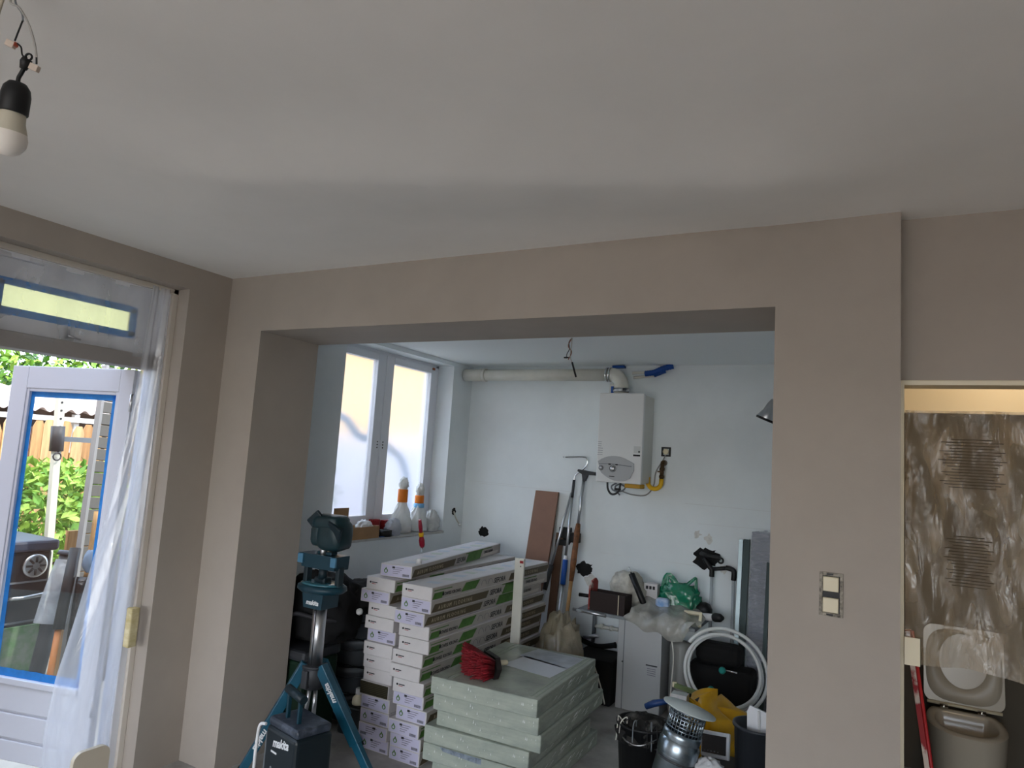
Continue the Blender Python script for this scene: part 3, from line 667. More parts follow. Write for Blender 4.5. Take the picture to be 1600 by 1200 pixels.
rn = B(); rn.lathe([(.07, .915), (.125, .922), (.146, .936), (.143, .954), (.12, .964), (.05, .964)], 24, sy=.75); rno = rn.ob('battery_ring', teal, tl)
B().lathe([(.13, .964), (.10, .971), (.06, .971)], 24, sy=.72).ob('ring_cover', mat('glossy teal', (60, 110, 124), .2), tl)
for s in (-1, 1): B().box((s*.112-.014, -.02, .94), (s*.112+.014, .02, 1.06), bev=.005).ob('handle_upright', tealdk, tl)
kb = B(); kb.box((-.04, -.03, .965), (.04, .03, 1.0), bev=.012); kb.lathe([(.024, 0), (.024, .06)], 12, M=look((.01, -.015, .99), (0, .05, 1))); kb.ob('lock_knob', tealdk, tl)
tb = B(); tb.prism([(-.115, -.05, 1.045), (.115, -.05, 1.045), (.128, -.06, 1.118), (-.128, -.06, 1.118)], (0, .11, 0)); tb.box((-.04, -.02, 1.115), (.06, .03, 1.132), bev=.005); tb.ob('handle_bar', teal, tl)
for s in (-1, 1): B().box((s*.115-.018, -.066, 1.065), (s*.115+.018, -.052, 1.115), bev=.003).ob('handle_pad', mat('steel blue', (70, 120, 150), .4), tl)
B().lathe([(.018, 1.09), (.018, 1.185)], 16, M=Matrix.Translation((.005, -.02, 0))).ob('inner_mast', alu, tl)
hx = B(); hx.box((-.03, -.05, 1.17), (.05, .05, 1.31), bev=.022, seg=3); hx.blob((.055, 0, 1.225), (.085, .075, .085), 3, .06, sub=3, flat=False, sq=.6); hx.blob((.03, -.01, 1.29), (.095, .07, .04), 5, .06, sub=3, flat=False, sq=.6); hx.blob((-.03, -.02, 1.22), (.035, .05, .06), 6, .06, sub=3, flat=False, sq=.6)
hxo = hx.ob('lamp_head', mat('dark green teal plastic', (20, 46, 52), .4), tl)
for a, c, rr_ in ((25, (.10, -.06, 1.24), .05), (-40, (-.02, -.06, 1.29), .045)):
    B().box((-rr_, -.008, -rr_), (rr_, .012, rr_), bev=.006, M=Matrix.Translation(c) @ Matrix.Rotation(R(a), 4, 'Y') @ Matrix.Rotation(R(20), 4, 'X')).ob('lamp_panel', tealdk, hxo)
def leg(name, a, b, wd=.03):
    a, b = Vector(a), Vector(b); d = (b-a).normalized(); L = (b-a).length
    out = Vector((d.x, d.y, 0)).normalized(); side = Vector((0, 0, 1)).cross(out)
    M = Matrix((side, d.cross(side), d)).transposed().to_4x4(); M.translation = a
    o = B().box((-wd*.75, -wd*.9, 0), (wd*.75, wd*.9, L*.62), bev=.004).box((-wd*.55, -wd*.7, L*.6), (wd*.55, wd*.7, L), bev=.003).ob('leg', tealleg, tl); o.matrix_local = M
    B().box((-wd*.6, -wd*.8, L-.03), (wd*.6, wd*.8, L+.0), bev=.006).ob('rubber_foot', black, o)
    return o, L, M
fl1 = hit(374, 1213, 2, 0.0) - Vector((TX, TY, 0)); fl2 = hit(592, 1246, 2, 0.0) - Vector((TX, TY, 0))
o1, L1, M1 = leg('leg', (-.045, -.02, .55), (fl1.x, fl1.y, .012)); o2, L2, M2 = leg('leg', (.05, -.01, .55), (fl2.x, fl2.y, .012)); o3, L3, M3 = leg('leg', (0, .05, .55), (.02, .40, .012))
mk = text_mesh('makita', .042, .3, .95, wlet, .0012)
def legtext(o, M, t0, flip):
    # lay the word along the leg on the side that faces the camera
    best = None
    cd_ = (CAM-Vector((TX, TY, .3)))
    for sgn, nrm in ((1, Vector((1, 0, 0))), (-1, Vector((-1, 0, 0))), (2, Vector((0, 1, 0))), (-2, Vector((0, -1, 0)))):
        d = (M.to_3x3() @ nrm).dot(cd_)
        if best is None or d > best[0]: best = (d, nrm)
    n = best[1]; hw = .0232 if abs(n.x) > .5 else .0278
    x = Vector((0, 0, -1 if flip else 1)); y = n.cross(x)
    z0 = t0
    share(None, mk, 'lettering', o, frame(n*hw - y*.014 + Vector((0, 0, z0)), x, y))
legtext(o1, M1, .36, False); legtext(o2, M2, .20, True)
br_ = B()
for s in (-1, 1): br_.tube([(s*.02, .0, .44), (s*.03, -.01, .25)], .011, 8)
br_.ob('centre_tube', alu, tl)

# dark battery box with guard bars and carry handle
bxp = hit(470, 1130, 1, 2.66)
mbx = thing('battery_box', 'dark teal power tool box with carry handle beneath the tripod light', 'tool box', (-2.45, 2.60, 0), R(-14))
B().box((-.135, -.10, .03), (.135, .10, .345), bev=.02, seg=3).ob('body', mat('blue black plastic', (16, 28, 34), .42), mbx)
B().box((-.13, -.095, .34), (.13, .095, .385), bev=.018, seg=3).ob('lid', mat('dusty slate plastic', (44, 52, 64), .45, c2=(90, 98, 112), scale=18, lo=.5, hi=.75), mbx)
share(None, text_mesh('makita', .055, .3, .95, wlet, .0015), 'lettering', mbx, frame((-.06, -.1012, .265), (1, 0, .16), (0, 0, 1))); B().box((-.07, -.102, .238), (-.02, -.0995, .246)).ob('small_print', wlet, mbx)
for x, z in ((-.06, .17), (.06, .19), (-.06, .06)): B().lathe([(.006, 0), (.006, .003)], 8, M=look((x, -.1, z), (0, -1, 0))).ob('screw', alu, mbx)
for s in (-1, 1): B().box((s*.05-.008, -.05+s*.0, .38), (s*.05+.008, -.03, .50), bev=.004).ob('handle_arm', teal, mbx)
B().tube([(-.07, -.04, .515), (.075, -.04, .495)], .021, 14).ob('handle_grip', tealdk, mbx)
for x, y in ((-.15, -.11), (-.165, -.02)):
    B().tube(spline([(x+.03, y, .35), (x-.005, y-.01, .34), (x-.018, y-.012, .28), (x-.02, y-.012, .10), (x+.01, y, .05)], 4), .0075).ob('guard_bar', whitemat, mbx)
for k in range(4): B().box((-.15, -.09+.035*k, .06), (-.134, -.07+.035*k, .30), bev=.003).ob('side_vent', midgrey, mbx)
for x in (-.1, .1):
    for y in (-.07, .07): B().lathe([(.02, 0), (.018, .032)], 10, M=Matrix.Translation((x, y, 0))).ob('foot', black, mbx)

# ================================================================== KITCHEN BACK WALL
def bk(px, py, y=YK): return hit(px, py, 1, y)
def sp_(pts, r, n=5, k=8): return B().tube(spline(pts, n), r, k)
pvc = mat('aged white pvc', (222, 220, 210), .4, var=.06, scale=6)
# flue pipe
fp = thing('flue_pipe', 'white flue pipe running under the ceiling and bending down to the boiler', 'pipe', (-1.81, 5.09, 2.24))
B().lathe([(.048, 0), (.048, 1.36)], 24, M=look((-3.245, 5.09, 2.40), (1, 0, 0))).ob('pipe', pvc, fp, w=True)
B().lathe([(.053, 0), (.053, .20)], 24, M=look((-3.245, 5.09, 2.40), (1, 0, 0))).ob('socket_end', pvc, fp, w=True)
B().lathe([(.056, 0), (.058, .008), (.058, .022), (.056, .03)], 24, M=look((-3.06, 5.09, 2.40), (1, 0, 0))).ob('coupling', pvc, fp, w=True)
e_ = B(); e_.tube([(-1.885, 5.09, 2.40)] + arc((-1.885, 5.09, 2.315), .085, math.pi/2, 0, 8) + [(-1.80, 5.09, 2.24)], .056, 20); e_.ob('elbow', pvc, fp, w=True)
for x in (-1.925, -1.90): B().lathe([(.058, 0), (.06, .006), (.058, .014)], 20, M=look((x, 5.09, 2.40), (1, 0, 0))).ob('clamp', chrome, fp, w=True)
B().lathe([(.061, 0), (.063, .01), (.061, .03)], 20, M=Matrix.Translation((-1.80, 5.09, 2.262))).ob('clamp', alu, fp, w=True)
B().box((-1.765, 5.03, 2.27), (-1.74, 5.04, 2.29)).ob('clamp_screw', darkgrey, fp, w=True)
# boiler
bo = thing('wall_boiler', 'white wall-hung gas boiler with rounded grey control panel', 'boiler', (-1.735, 5.08, 1.56))
bwm = mat('white enamel', (220, 221, 220), .35); bwm2 = mat('off white enamel', (206, 206, 200), .4)
B().box((-1.905, 4.965, 1.57), (-1.565, YK, 2.232), bev=.008).ob('casing', bwm2, bo, w=True)
B().box((-1.912, 4.93, 1.562), (-1.558, 4.968, 2.238), bev=.007).ob('front_cover', bwm, bo, w=True)
cpn = B(); pts = [(-1.897, 0, 1.715)] + [(-1.897+.27*t, 0, 1.715+.05*math.sin(math.pi*t)**.8*(1-.15*t)) for t in [k/10 for k in range(1, 10)]] + [(-1.615, 0, 1.712), (-1.612, 0, 1.66)] + [(-1.612-.285*t, 0, 1.66-.085*math.sin(math.pi*(.14+t*.86))**.9 if t < 1 else 1.68) for t in [k/10 for k in range(1, 10)]]
cpn.prism([(a, 4.93, c) for a, b, c in pts], (0, -.012, 0)); cpo = cpn.ob('control_panel', mat('control panel grey', (172, 174, 176), .4), bo, w=True)
for x, z, r_ in ((-1.868, 1.667, .014), (-1.775, 1.667, .02)):
    B().lathe([(r_, 0), (r_*.9, .012), (r_*.3, .014)], 16, M=look((x, 4.918, z), (0, -1, 0))).ob('knob', alu, bo, w=True); B().tube(arc((x, 4.917, z), r_*1.25, 0, 2*math.pi, 16), .0018, 5).ob('knob_ring', darkgrey, bo, w=True)
B().tube([(-1.885, 4.917, 1.695), (-1.80, 4.917, 1.702), (-1.63, 4.917, 1.69)], .002, 5).ob('panel_seam', midgrey, bo, w=True)
for x in (-1.81, -1.755): B().box((x, 4.914, 1.693), (x+.018, 4.918, 1.702)).ob('indicator', black, bo, w=True)
B().box((-1.80, 4.914, 1.606), (-1.76, 4.918, 1.611)).ob('panel_print', black, bo, w=True)
for k in range(7): B().box((-1.906, 4.928, 1.862-.016*k), (-1.878+(.012 if k > 2 else 0), 4.9302, 1.865-.016*k)).ob('printed_line', inkg, bo, w=True)
B().box((-1.622, 4.928, 1.79), (-1.572, 4.9302, 1.842)).ob('sticker', mat('silver sticker', (196, 198, 196), .4), bo, w=True)
B().box((-1.586, 4.927, 1.795), (-1.575, 4.9295, 1.808)).ob('sticker_mark', ink, bo, w=True); B().box((-1.625, 4.928, 1.768), (-1.572, 4.9302, 1.780)).ob('name_print', ink, bo, w=True)
vb = B(); vb.box((-1.90, 5.10, 2.238), (-1.86, 5.16, 2.33), bev=.004); vb.ob('valve_box', bwm2, bo, w=True); B().box((-1.885, 5.096, 2.25), (-1.864, 5.1, 2.31)).ob('blue_label', blue, bo, w=True)
B().lathe([(.02, 0), (.02, .015), (.012, .03)], 10, M=look((-1.60, 5.05, 1.562), (0, 0, -1))).ob('gas_union', yellow, bo, w=True)
B().box((-1.70, 4.98, 1.53), (-1.58, 5.1, 1.562), bev=.006).ob('gas_valve', mat('ochre valve', (196, 148, 40), .5), bo, w=True)
cc = thing('boiler_cable', 'loose black and grey cables looping beneath the boiler', 'cable', (-1.80, 5.1, 1.47))
sp_([(-1.86, 5.05, 1.56), (-1.855, 5.05, 1.51), (-1.83, 5.05, 1.475), (-1.795, 5.05, 1.475), (-1.765, 5.05, 1.505), (-1.755, 5.05, 1.56)], .008).ob('cable', darkgrey, cc, w=True)
sp_([(-1.79, 5.06, 1.56), (-1.83, 5.06, 1.53), (-1.81, 5.06, 1.50), (-1.75, 5.06, 1.50), (-1.72, 5.06, 1.53), (-1.76, 5.06, 1.55), (-1.80, 5.06, 1.53), (-1.78, 5.06, 1.49), (-1.76, 5.06, 1.47)], .006).ob('cable', midgrey, cc, w=True)
B().box((-1.80, 5.04, 1.505), (-1.755, 5.07, 1.52), bev=.003).ob('connector', black, cc, w=True)
sp_([(-1.77, 5.15, 1.495), (-1.70, 5.19, 1.475), (-1.60, 5.20, 1.48), (-1.545, 5.205, 1.55), (-1.53, 5.205, 1.66), (-1.48, 5.205, 1.75), (-1.458, 5.20, 1.795)], .005).ob('supply_cable', mat('grey cable', (150, 150, 148), .5), cc, w=True)
sk = thing('wall_socket', 'single wall socket with black frame right of the boiler', 'socket', (-1.458, YK, 1.785))
c = Vector((-1.458, YK-.004, 1.82))
for lo, hi in (((-.036, 0, -.036), (-.022, 0, .036)), ((.022, 0, -.036), (.036, 0, .036)), ((-.022, 0, .024), (.022, 0, .036)), ((-.022, 0, -.036), (.022, 0, -.024))): B().box(c+Vector((lo[0], -.004, lo[2])), c+Vector((hi[0], .004, hi[2]))).ob('mounting_frame', black, sk, w=True)
B().lathe([(.022, 0), (.022, .014), (.016, .018), (.016, .006)], 18, M=look(c, (0, -1, 0))).ob('socket_insert', creamp, sk, w=True)
gs = thing('gas_supply', 'yellow gas hose and brass tap hooking down beside the boiler', 'gas pipe', (-1.50, 5.16, 1.53))
B().lathe([(.022, 0), (.02, .03), (.016, .05)], 12, M=look((-1.467, YK, 1.735), (0, -1, 0))).ob('wall_elbow', mat('dark brass', (84, 66, 46), .45, metal=.6), gs, w=True)
tp = B(); tp.tube([(-1.467, 5.165, 1.745), (-1.470, 5.165, 1.69), (-1.472, 5.165, 1.61)], .016, 10); tp.lathe([(.021, 0), (.021, .022)], 8, M=Matrix.Translation((-1.470, 5.165, 1.675))); tp.lathe([(.021, 0), (.021, .018)], 8, M=Matrix.Translation((-1.471, 5.165, 1.62))); tp.box((-1.50, 5.145, 1.66), (-1.47, 5.16, 1.672)); tp.ob('tap', mat('dark brass', ()), gs, w=True)
B().tube([(-1.472, 5.165, 1.612)] + arc((-1.525, 5.165, 1.585), .052, 0, -math.pi, 12) + [(-1.577, 5.165, 1.62)], .017, 12).ob('hose', yellow, gs, w=True)
# blue corrugated sleeve and copper pipes over the boiler
bl = thing('blue_conduit', 'blue corrugated conduit with white pipes emerging beside the flue elbow', 'conduit', (-1.55, 5.18, 2.44))
pb_ = spline([bk(1008, 584, 5.17), bk(1022, 582, 5.17), bk(1036, 576, 5.17), bk(1052, 572, 5.19)], 8)
B().tube(pb_, [.021+.003*(k % 2) for k in range(len(pb_))], 12).ob('sleeve', mat('blue corrugated', (22, 72, 150), .45), bl, w=True)
B().tube([bk(988, 583, 5.18), bk(1010, 582, 5.18)], .011).ob('pipe', pvc, bl, w=True); B().tube([bk(990, 590, 5.18), bk(1022, 587, 5.18)], .011).ob('pipe', pvc, bl, w=True)
B().tube([bk(1022, 587, 5.17), bk(1040, 580, 5.18)], .014).ob('sleeve', mat('blue corrugated', ()), bl, w=True)
bt = B().box(bk(960, 576, 5.2), bk(975, 571, 5.15)).ob('bracket', blue, bl, w=True)
# dangling ceiling wires in the kitchen
cw = thing('ceiling_wires', 'bare wires dangling from the kitchen ceiling in front of the beam', 'wires', (-1.772, 4.017, 2.38))
P = lambda a, b: hit(a, b, 1, 4.02)
top = P(894, 527); top.z = HK
for path, m_, r_ in (([top, P(889, 535), P(890, 545), P(886, 553), P(885, 560)], midgrey, .0035), ([top, P(888, 540), P(893, 550), P(888, 562)], mat('brown wire', (150, 100, 80), .5), .0035), ([top, P(893, 540), P(891, 555), P(894, 568)], mat('pale wire', (196, 190, 180), .5), .0035)): sp_(path, r_).ob('wire', m_, cw, w=True)
B().tube([P(894, 566), P(897, 578), P(900, 589)], .0065).ob('cable_end', black, cw, w=True); B().box(P(883, 556)-Vector((.006, .006, .008)), P(887, 561)+Vector((.006, .006, .006))).ob('terminal', darkgrey, cw, w=True)
# holes and boxes knocked into the walls
def hole(parent, c, r_, seed, n=(0, -1, 0), sx=1.0, th=.0015):
    rg = random.Random(seed); b = B(); M = look(c, n)
    b.prism([(r_*sx*math.cos(a)*rg.uniform(.75, 1.2), r_*math.sin(a)*rg.uniform(.75, 1.2), 0) for a in [k*2*math.pi/26 for k in range(26)]], (0, 0, th), M=M); return b.ob('knocked_hole', blackm, parent)
hole(bwo, bk(756, 831), .045, 3, sx=1.1); hole(bwo, bk(914, 889), .055, 4, sx=1.3); hole(bwo, bk(1104, 872), .075, 5, sx=1.3); hole(bwo, bk(884, 842), .05, 8, sx=1.3)
wkl = bpy.data.objects['wall_kitchen_left']; hole(wkl, hit(709, 799, 0, XL), .03, 6, (1, 0, 0))
chip = mat('bare plaster', (216, 215, 210), .95, var=.12, scale=30)
for q, r_, sd_ in (((922, 905), .05, 1), ((1090, 835), .03, 2), ((1108, 842), .035, 3), ((1130, 890), .03, 5)):
    rg = random.Random(sd_); b = B(); b.prism([(r_*math.cos(a)*rg.uniform(.4, 1.2), r_*math.sin(a)*rg.uniform(.5, 1.4), 0) for a in [k*2*math.pi/11 for k in range(11)]], (0, 0, .001), M=look(bk(*q), (0, -1, 0))); b.ob('plaster_patch', chip, bwo)
wr = thing('wall_wire', 'short white wire end poking from the hole beside the kitchen window', 'wire', hit(709, 799, 0, XL))
q = lambda a, b: hit(a, b, 0, XL+.02)
sp_([hit(709, 799, 0, XL), q(711, 806), q(714, 813), q(717, 818)], .006).ob('wire', pvc, wr, w=True); B().blob(q(718, 820), (.014, .014, .012), 2, .2, sub=2, flat=False).ob('wire_cap', whitemat, wr, w=True)
jb = thing('junction_boxes', 'cluster of black junction boxes on the wall behind the leaning poles', 'junction box', bk(888, 845, 5.2))
for k, (a, b_) in enumerate((((874, 823), (890, 842)), ((889, 832), (904, 849)), ((868, 842), (884, 853)))):
    lo, hi = bk(*a, 5.17), bk(*b_, 5.17); B().box((lo.x, 5.165, hi.z), (hi.x, YK, lo.z), bev=.006).ob('box', black, jb, w=True)

# ------------------------------------------------------------------ leaning boards and poles
def lean_board(name, label, x0, x1, ztop, ytop, ybot, th, m_, dx=0, cat='board'):
    b = B(); b.prism([(x0+dx, ybot, 0), (x1+dx, ybot, 0), (x1, ytop, ztop), (x0, ytop, ztop)], (0, th, 0)); return single(b, name, m_, label, cat)
mdf = mat('brown laminate board', (140, 104, 86), .55, var=.1, scale=3); mdf2 = mat('dark brown board', (98, 72, 56), .6)
lean_board('brown_board', 'wide brown board leaning against the back wall behind the packs', -2.53, -2.325, 1.445, 5.175, 4.92, .022, [mdf], -.03)
lean_board('brown_board', 'shorter dark brown board behind the wide brown board', -2.33, -2.265, 1.12, 5.19, 5.04, .015, [mdf2], 0)
rp = thing('roller_pole', 'aluminium extension pole with bare paint roller frame and blue grip', 'paint roller', (-2.25, 4.97, 0))
Y1 = 5.165
B().tube(spline([bk(880, 714, Y1), bk(910, 714, Y1), bk(917, 717, Y1), bk(917, 726, Y1), bk(908, 736, Y1), bk(899, 743, Y1), bk(897, 752, Y1)], 5), .006).ob('roller_frame', chrome, rp, w=True)
a, b = bk(897, 750, Y1), bk(875, 962, 4.97); b.z = max(b.z, 0)
foot = Vector((b.x-.02, 4.93, 0.0))
d = foot-a
B().tube([a, a+d*.09], .012).ob('frame_handle', darkgrey, rp, w=True); B().tube([a+d*.085, a+d*.42], .011).ob('upper_pole', alu, rp, w=True); B().tube([a+d*.40, a+d*.52], .021, 12).ob('grip', blue, rp, w=True); B().tube([a+d*.38, a+d*.41], .017, 12).ob('collar', whitemat, rp, w=True); B().tube([a+d*.51, foot], .016, 12).ob('lower_pole', alu, rp, w=True)
ep = thing('extension_pole', 'second aluminium pole with dark grip leaning left of the roller pole', 'pole', (-2.36, 4.83, 0))
a, foot = bk(893, 770, 5.18), Vector((-2.40, 4.80, 0)); d = foot-a
B().tube([a, a+d*.40], .010).ob('upper_pole', alu, ep, w=True); B().tube([a+d*.39, a+d*.52], .019, 12).ob('grip', darkgrey, ep, w=True); B().tube([a+d*.51, foot], .016, 12).ob('lower_pole', alu, ep, w=True)
sq = thing('floor_scraper', 'long scraper with black head, brown taped shaft and wooden pole', 'scraper', (-2.10, 4.95, 0))
Y2 = 5.15
h0 = bk(912, 741, Y2); hd_ = B(); hd_.prism([bk(903, 733, Y2), bk(929, 738, Y2), bk(929, 743, Y2), bk(918, 742, Y2), bk(914, 752, Y2), bk(910, 751, Y2), bk(909, 741, Y2), bk(902, 736, Y2)], (0, .03, 0)); hd_.ob('head', darkgrey, sq, w=True)
a, foot = bk(912, 750, Y2+.015), Vector((-2.13, 4.93, 0)); d = foot-a
B().tube([a, a+d*.24], .013).ob('metal_neck', alu, sq, w=True); B().tube([a+d*t for t in (.22, .26, .32, .40, .50)], [.018, .024, .022, .025, .018], 10).ob('taped_shaft', mat('brown tape', (134, 84, 48), .6, c2=(90, 58, 36), scale=30), sq, w=True); B().tube([a+d*.49, foot], .015, 10).ob('wooden_pole', wood, sq, w=True)

# ------------------------------------------------------------------ pedestal cabinet with heaped board
pg = mat('light grey enamel', (186, 188, 190), .45)
pc = thing('pedestal_cabinet', 'pale grey narrow cabinet standing by the back wall under the heaped board', 'cabinet', (-1.49, 4.98, 0))
B().box((-1.652, 4.85, 0), (-1.335, 5.12, .63), bev=.006).ob('body', pg, pc, w=True); B().box((-1.652+.045, 4.848, .0), (-1.652+.05, 4.851, .62)).ob('panel_seam', midgrey, pc, w=True)
B().lathe([(.006, 0), (.006, .003)], 8, M=look((-1.61, 4.85, .32), (0, -1, 0))).ob('screw', darkgrey, pc, w=True); B().box((-1.44, 4.847, .325), (-1.36, 4.851, .333)).ob('slot', darkgrey, pc, w=True)
for k in range(4): B().box((-1.43, 4.8485, .305-.014*k), (-1.37, 4.851, .309-.014*k)).ob('printed_line', inkg, pc, w=True)
wb = thing('worktop_board', 'thin grey board laid across the cabinet and heaped with clutter', 'board', (-1.5, 4.92, .63))
B().box((-1.93, 4.72, .631), (-1.08, 5.16, .652), bev=.003).ob('board', mat('grey board', (140, 146, 150), .6, var=.2, scale=8), wb, w=True)
B().tube([(-1.96, 4.74, .642), (-1.70, 4.71, .64)], .012).ob('edge_bar', alu, wb, w=True)
ZB = .653
rbx = thing('tool_carton', 'open carton with red side panel and black front on the heaped board', 'box', (-1.70, 4.80, ZB), R(-6))
cb = B()
for lo, hi in (((-.135, -.06, 0), (.135, -.052, .135)), ((-.135, .052, 0), (.135, .06, .135)), ((.127, -.052, 0), (.135, .052, .135)), ((-.135, -.052, 0), (.127, .052, .008))): cb.box(lo, hi)
cb.ob('carton', mat('black brown carton', (40, 28, 26), .6), rbx); B().prism([(-.136, -.061, 0), (-.136, .061, 0), (-.136, .061, .19), (-.136, .03, .215), (-.136, -.03, .20), (-.136, -.061, .15)], (-.012, 0, 0)).ob('side_flap', mat('red brown carton', (134, 44, 40), .55, c2=(190, 180, 170), scale=14, lo=.55, hi=.68), rbx)
B().box((.085, -.062, 0), (.09, -.0595, .135)).ob('edge_tape', creamp, rbx)
def onboard(px, py, y): return bk(px, py, y)
single(B().blob((-1.78, 4.86, .86), (.05, .04, .03), 9, .15, sub=3, flat=False), 'blue_packet', mat('blue white packet', (120, 160, 210), .5, c2=(220, 225, 235), scale=16), 'blue and white packet poking from the red-sided carton', 'packet', smooth=True) if 0 else None
# heap on the carton and board
single(B().box((-.06, -.03, 0), (.06, .03, .085), bev=.006, M=Matrix.Translation((-1.60, 5.06, .80)) @ Matrix.Rotation(R(-28), 4, 'Y')), 'sanding_block', mat('cream foam', (206, 204, 176), .8), 'cream foam block tipped up on top of the heap', 'block')
single(B().blob((-1.64, 4.99, ZB+.125), (.12, .09, .14), 12, .22, sub=4), 'crumpled_rag', mat('dirty white cloth', (206, 202, 190), .85, c2=(150, 148, 140), scale=12), 'crumpled white rag heaped behind the red-sided carton', 'rag')
cg = thing('caulking_gun', 'black caulking gun lying across the heap beside the white rag', 'caulking gun', (-1.47, 4.86, ZB))
g0, g1 = Vector((-1.585, 4.89, .925)), Vector((-1.44, 4.84, ZB+.025)); B().tube([g0, g1], .022, 10).ob('barrel', black, cg, w=True); B().tube([g1, g1+Vector((.10, -.01, .025))], .012).ob('handle', black, cg, w=True); B().tube([g1, g1+Vector((.05, -.05, -.005))], .010).ob('trigger', black, cg, w=True); B().tube([g0, g0+(g0-g1).normalized()*.05], .006).ob('rod', chrome, cg, w=True)
lbx = thing('small_carton', 'small white carton printed with dark marks behind the caulking gun', 'box', (-1.47, 5.03, ZB)); B().box((-.05, -.04, 0), (.05, .04, .205), bev=.003).ob('carton', carton, lbx)
for k in range(3): B().box((-.035+.025*k, -.0415, .165), (-.018+.025*k, -.0395, .188)).ob('print_mark', ink, lbx)
single(B().box((-1.405, 4.885, ZB), (-1.31, 4.955, ZB+.13), bev=.02, seg=3), 'blue_packet', mat('blue white packet', (120, 160, 210), .4, c2=(226, 230, 238), scale=14), 'blue and white packet left of the green bag', 'packet')
# green carrier bag
gb = thing('carrier_bag', 'green plastic carrier bag with two tied handles on the heaped board', 'bag', (-1.30, 4.96, ZB+.0))
gm = film('green bag film', (14, 150, 110), .06, .02, 6, .2, transl=.35)
B().blob((-1.275, 5.06, ZB+.095), (.125, .075, .105), 22, .34, fr=2.2, sub=4, sq=.7).ob('bag_body', gm, gb, w=True)
for pts_, wd_ in (([(-.115, .10), (-.11, .20), (-.085, .275), (-.045, .245), (.0, .185), (.035, .13)], .060), ([(-.03, .14), (.03, .20), (.085, .255), (.112, .275), (.118, .20), (.112, .10)], .034)):
    pth = spline([(-1.275+a_, 5.055, ZB+c_) for a_, c_ in pts_], 4)
    def hf(u, v, pth=pth, wd_=wd_):
        i_ = min(int(round(u*(len(pth)-1))), len(pth)-1); a_ = pth[max(i_-1, 0)]; b_ = pth[min(i_+1, len(pth)-1)]; t_ = (b_-a_).normalized(); n_ = Vector((t_.z, 0, -t_.x))
        return pth[i_] + n_*wd_*(v-.5)*(.55+.9*abs(u-.5)) + Vector((0, .012*math.sin(v*9+u*14)-.01, 0))
    B().grid(hf, len(pth)-1, 5).ob('handle', gm, gb, w=True)
# clear plastic bag hanging over the edge
cpb = film('clear bag film', (214, 212, 202), .45, .18, 8, .12, transl=.3)
def bagf(u, v):
    x = -1.53+.45*u; t = v
    y = 5.0-.30*min(t/.55, 1) - .02*math.sin(u*11)*t; z = ZB+.10*(1-t)**.7*(1-.55*u)+.012*math.sin(u*9+t*4)+.008*math.sin(u*23-t*7) + .03*(1-abs(2*u-1))*(1-t)
    if t > .55: z = ZB+.045-(t-.55)/.45*(.02+.13*(.2+.8*u**.6)*(1 if u < .9 else (1-u)*10*.7+.3)) + .012*math.sin(u*15); y = 4.70-.03*math.sin((t-.55)*6)-.012*math.sin(u*21)
    return Vector((x+.03*math.sin(t*5), y, z))
single(B().grid(bagf, 40, 26), 'clear_plastic_bag', cpb, 'milky clear plastic bag draped over the front of the heaped board', 'bag')
fr_ = thing('cream_plastic_frame', 'small cream plastic frame lying at the right end of the heaped board', 'frame', (-1.12, 4.80, ZB))  # plain cream plastic frame, holds nothing
fb = B()
for lo, hi in (((-.06, -.012, 0), (-.04, .012, .10)), ((.04, -.012, 0), (.06, .012, .10)), ((-.04, -.012, 0), (.04, .012, .02)), ((-.04, -.012, .08), (.04, .012, .10))): fb.box(lo, hi, bev=.002)
fb.ob('frame', creamp, fr_); fr_.rotation_euler = (R(-35), 0, R(8))
single(B().blob((-1.105, 5.05, ZB+.058), (.06, .05, .06), 31, .1, sub=3, sq=.8), 'black_pouch', black, 'black rounded pouch right of the green bag', 'pouch')
pr = thing('paint_roller', 'short paint roller with black end at the right end of the board', 'paint roller', (-1.05, 4.93, ZB))
B().lathe([(.024, 0), (.024, .10)], 14, M=look((-1.10, 4.98, ZB+.035), (.8, -.3, .12))).ob('sleeve', whitemat, pr, w=True); B().lathe([(.022, 0), (.030, .02), (.028, .06), (.01, .085)], 14, M=look((-1.018, 4.95, ZB+.048), (.8, -.3, .12))).ob('end_grip', black, pr, w=True)

# pipework on the wall left of the cabinet
wp = thing('water_pipes', 'grey water pipes and black valves on the wall left of the cabinet', 'pipes', (-1.90, 5.17, .35))
B().tube([bk(930, 950, 5.17), bk(928, 985, 5.17), bk(926, 1003, 5.17)], .016).ob('pipe', midgrey, wp, w=True); B().tube([bk(930, 978, 5.17), bk(966, 984, 5.17)], .014).ob('pipe', pvc, wp, w=True); B().tube([bk(912, 996, 5.16), bk(935, 993, 5.13)], .015).ob('pipe', alu, wp, w=True)
for q, r_ in (((940, 979), .02), ((955, 982), .02)): B().lathe([(r_, -.01), (r_, .012)], 10, M=look(bk(*q, 5.17), (1, 0, 0))).ob('fitting', pvc, wp, w=True)
B().tube(spline([bk(903, 995, 5.16), bk(915, 1003, 5.15), bk(935, 1010, 5.15), bk(962, 1008, 5.15)], 5), [.02]*15+[.024]).ob('black_sleeve', blackm, wp, w=True); B().tube([bk(905, 929, 5.18), bk(920, 931, 5.18)], .014).ob('clip', black, wp, w=True)
dw = thing('low_dark_box', 'dark low box tucked between cabinet and sage cartons', 'appliance', (-1.87, 4.98, 0))  # matt black box filling the dark gap beside the cabinet
B().box((-2.0, 4.82, 0), (-1.68, 5.15, .30), bev=.01).ob('body', blackm, dw, w=True); sp_([(-1.84, 4.815, .30), (-1.80, 4.80, .26), (-1.74, 4.80, .12), (-1.71, 4.80, .02)], .005).ob('cable', pvc, dw, w=True)

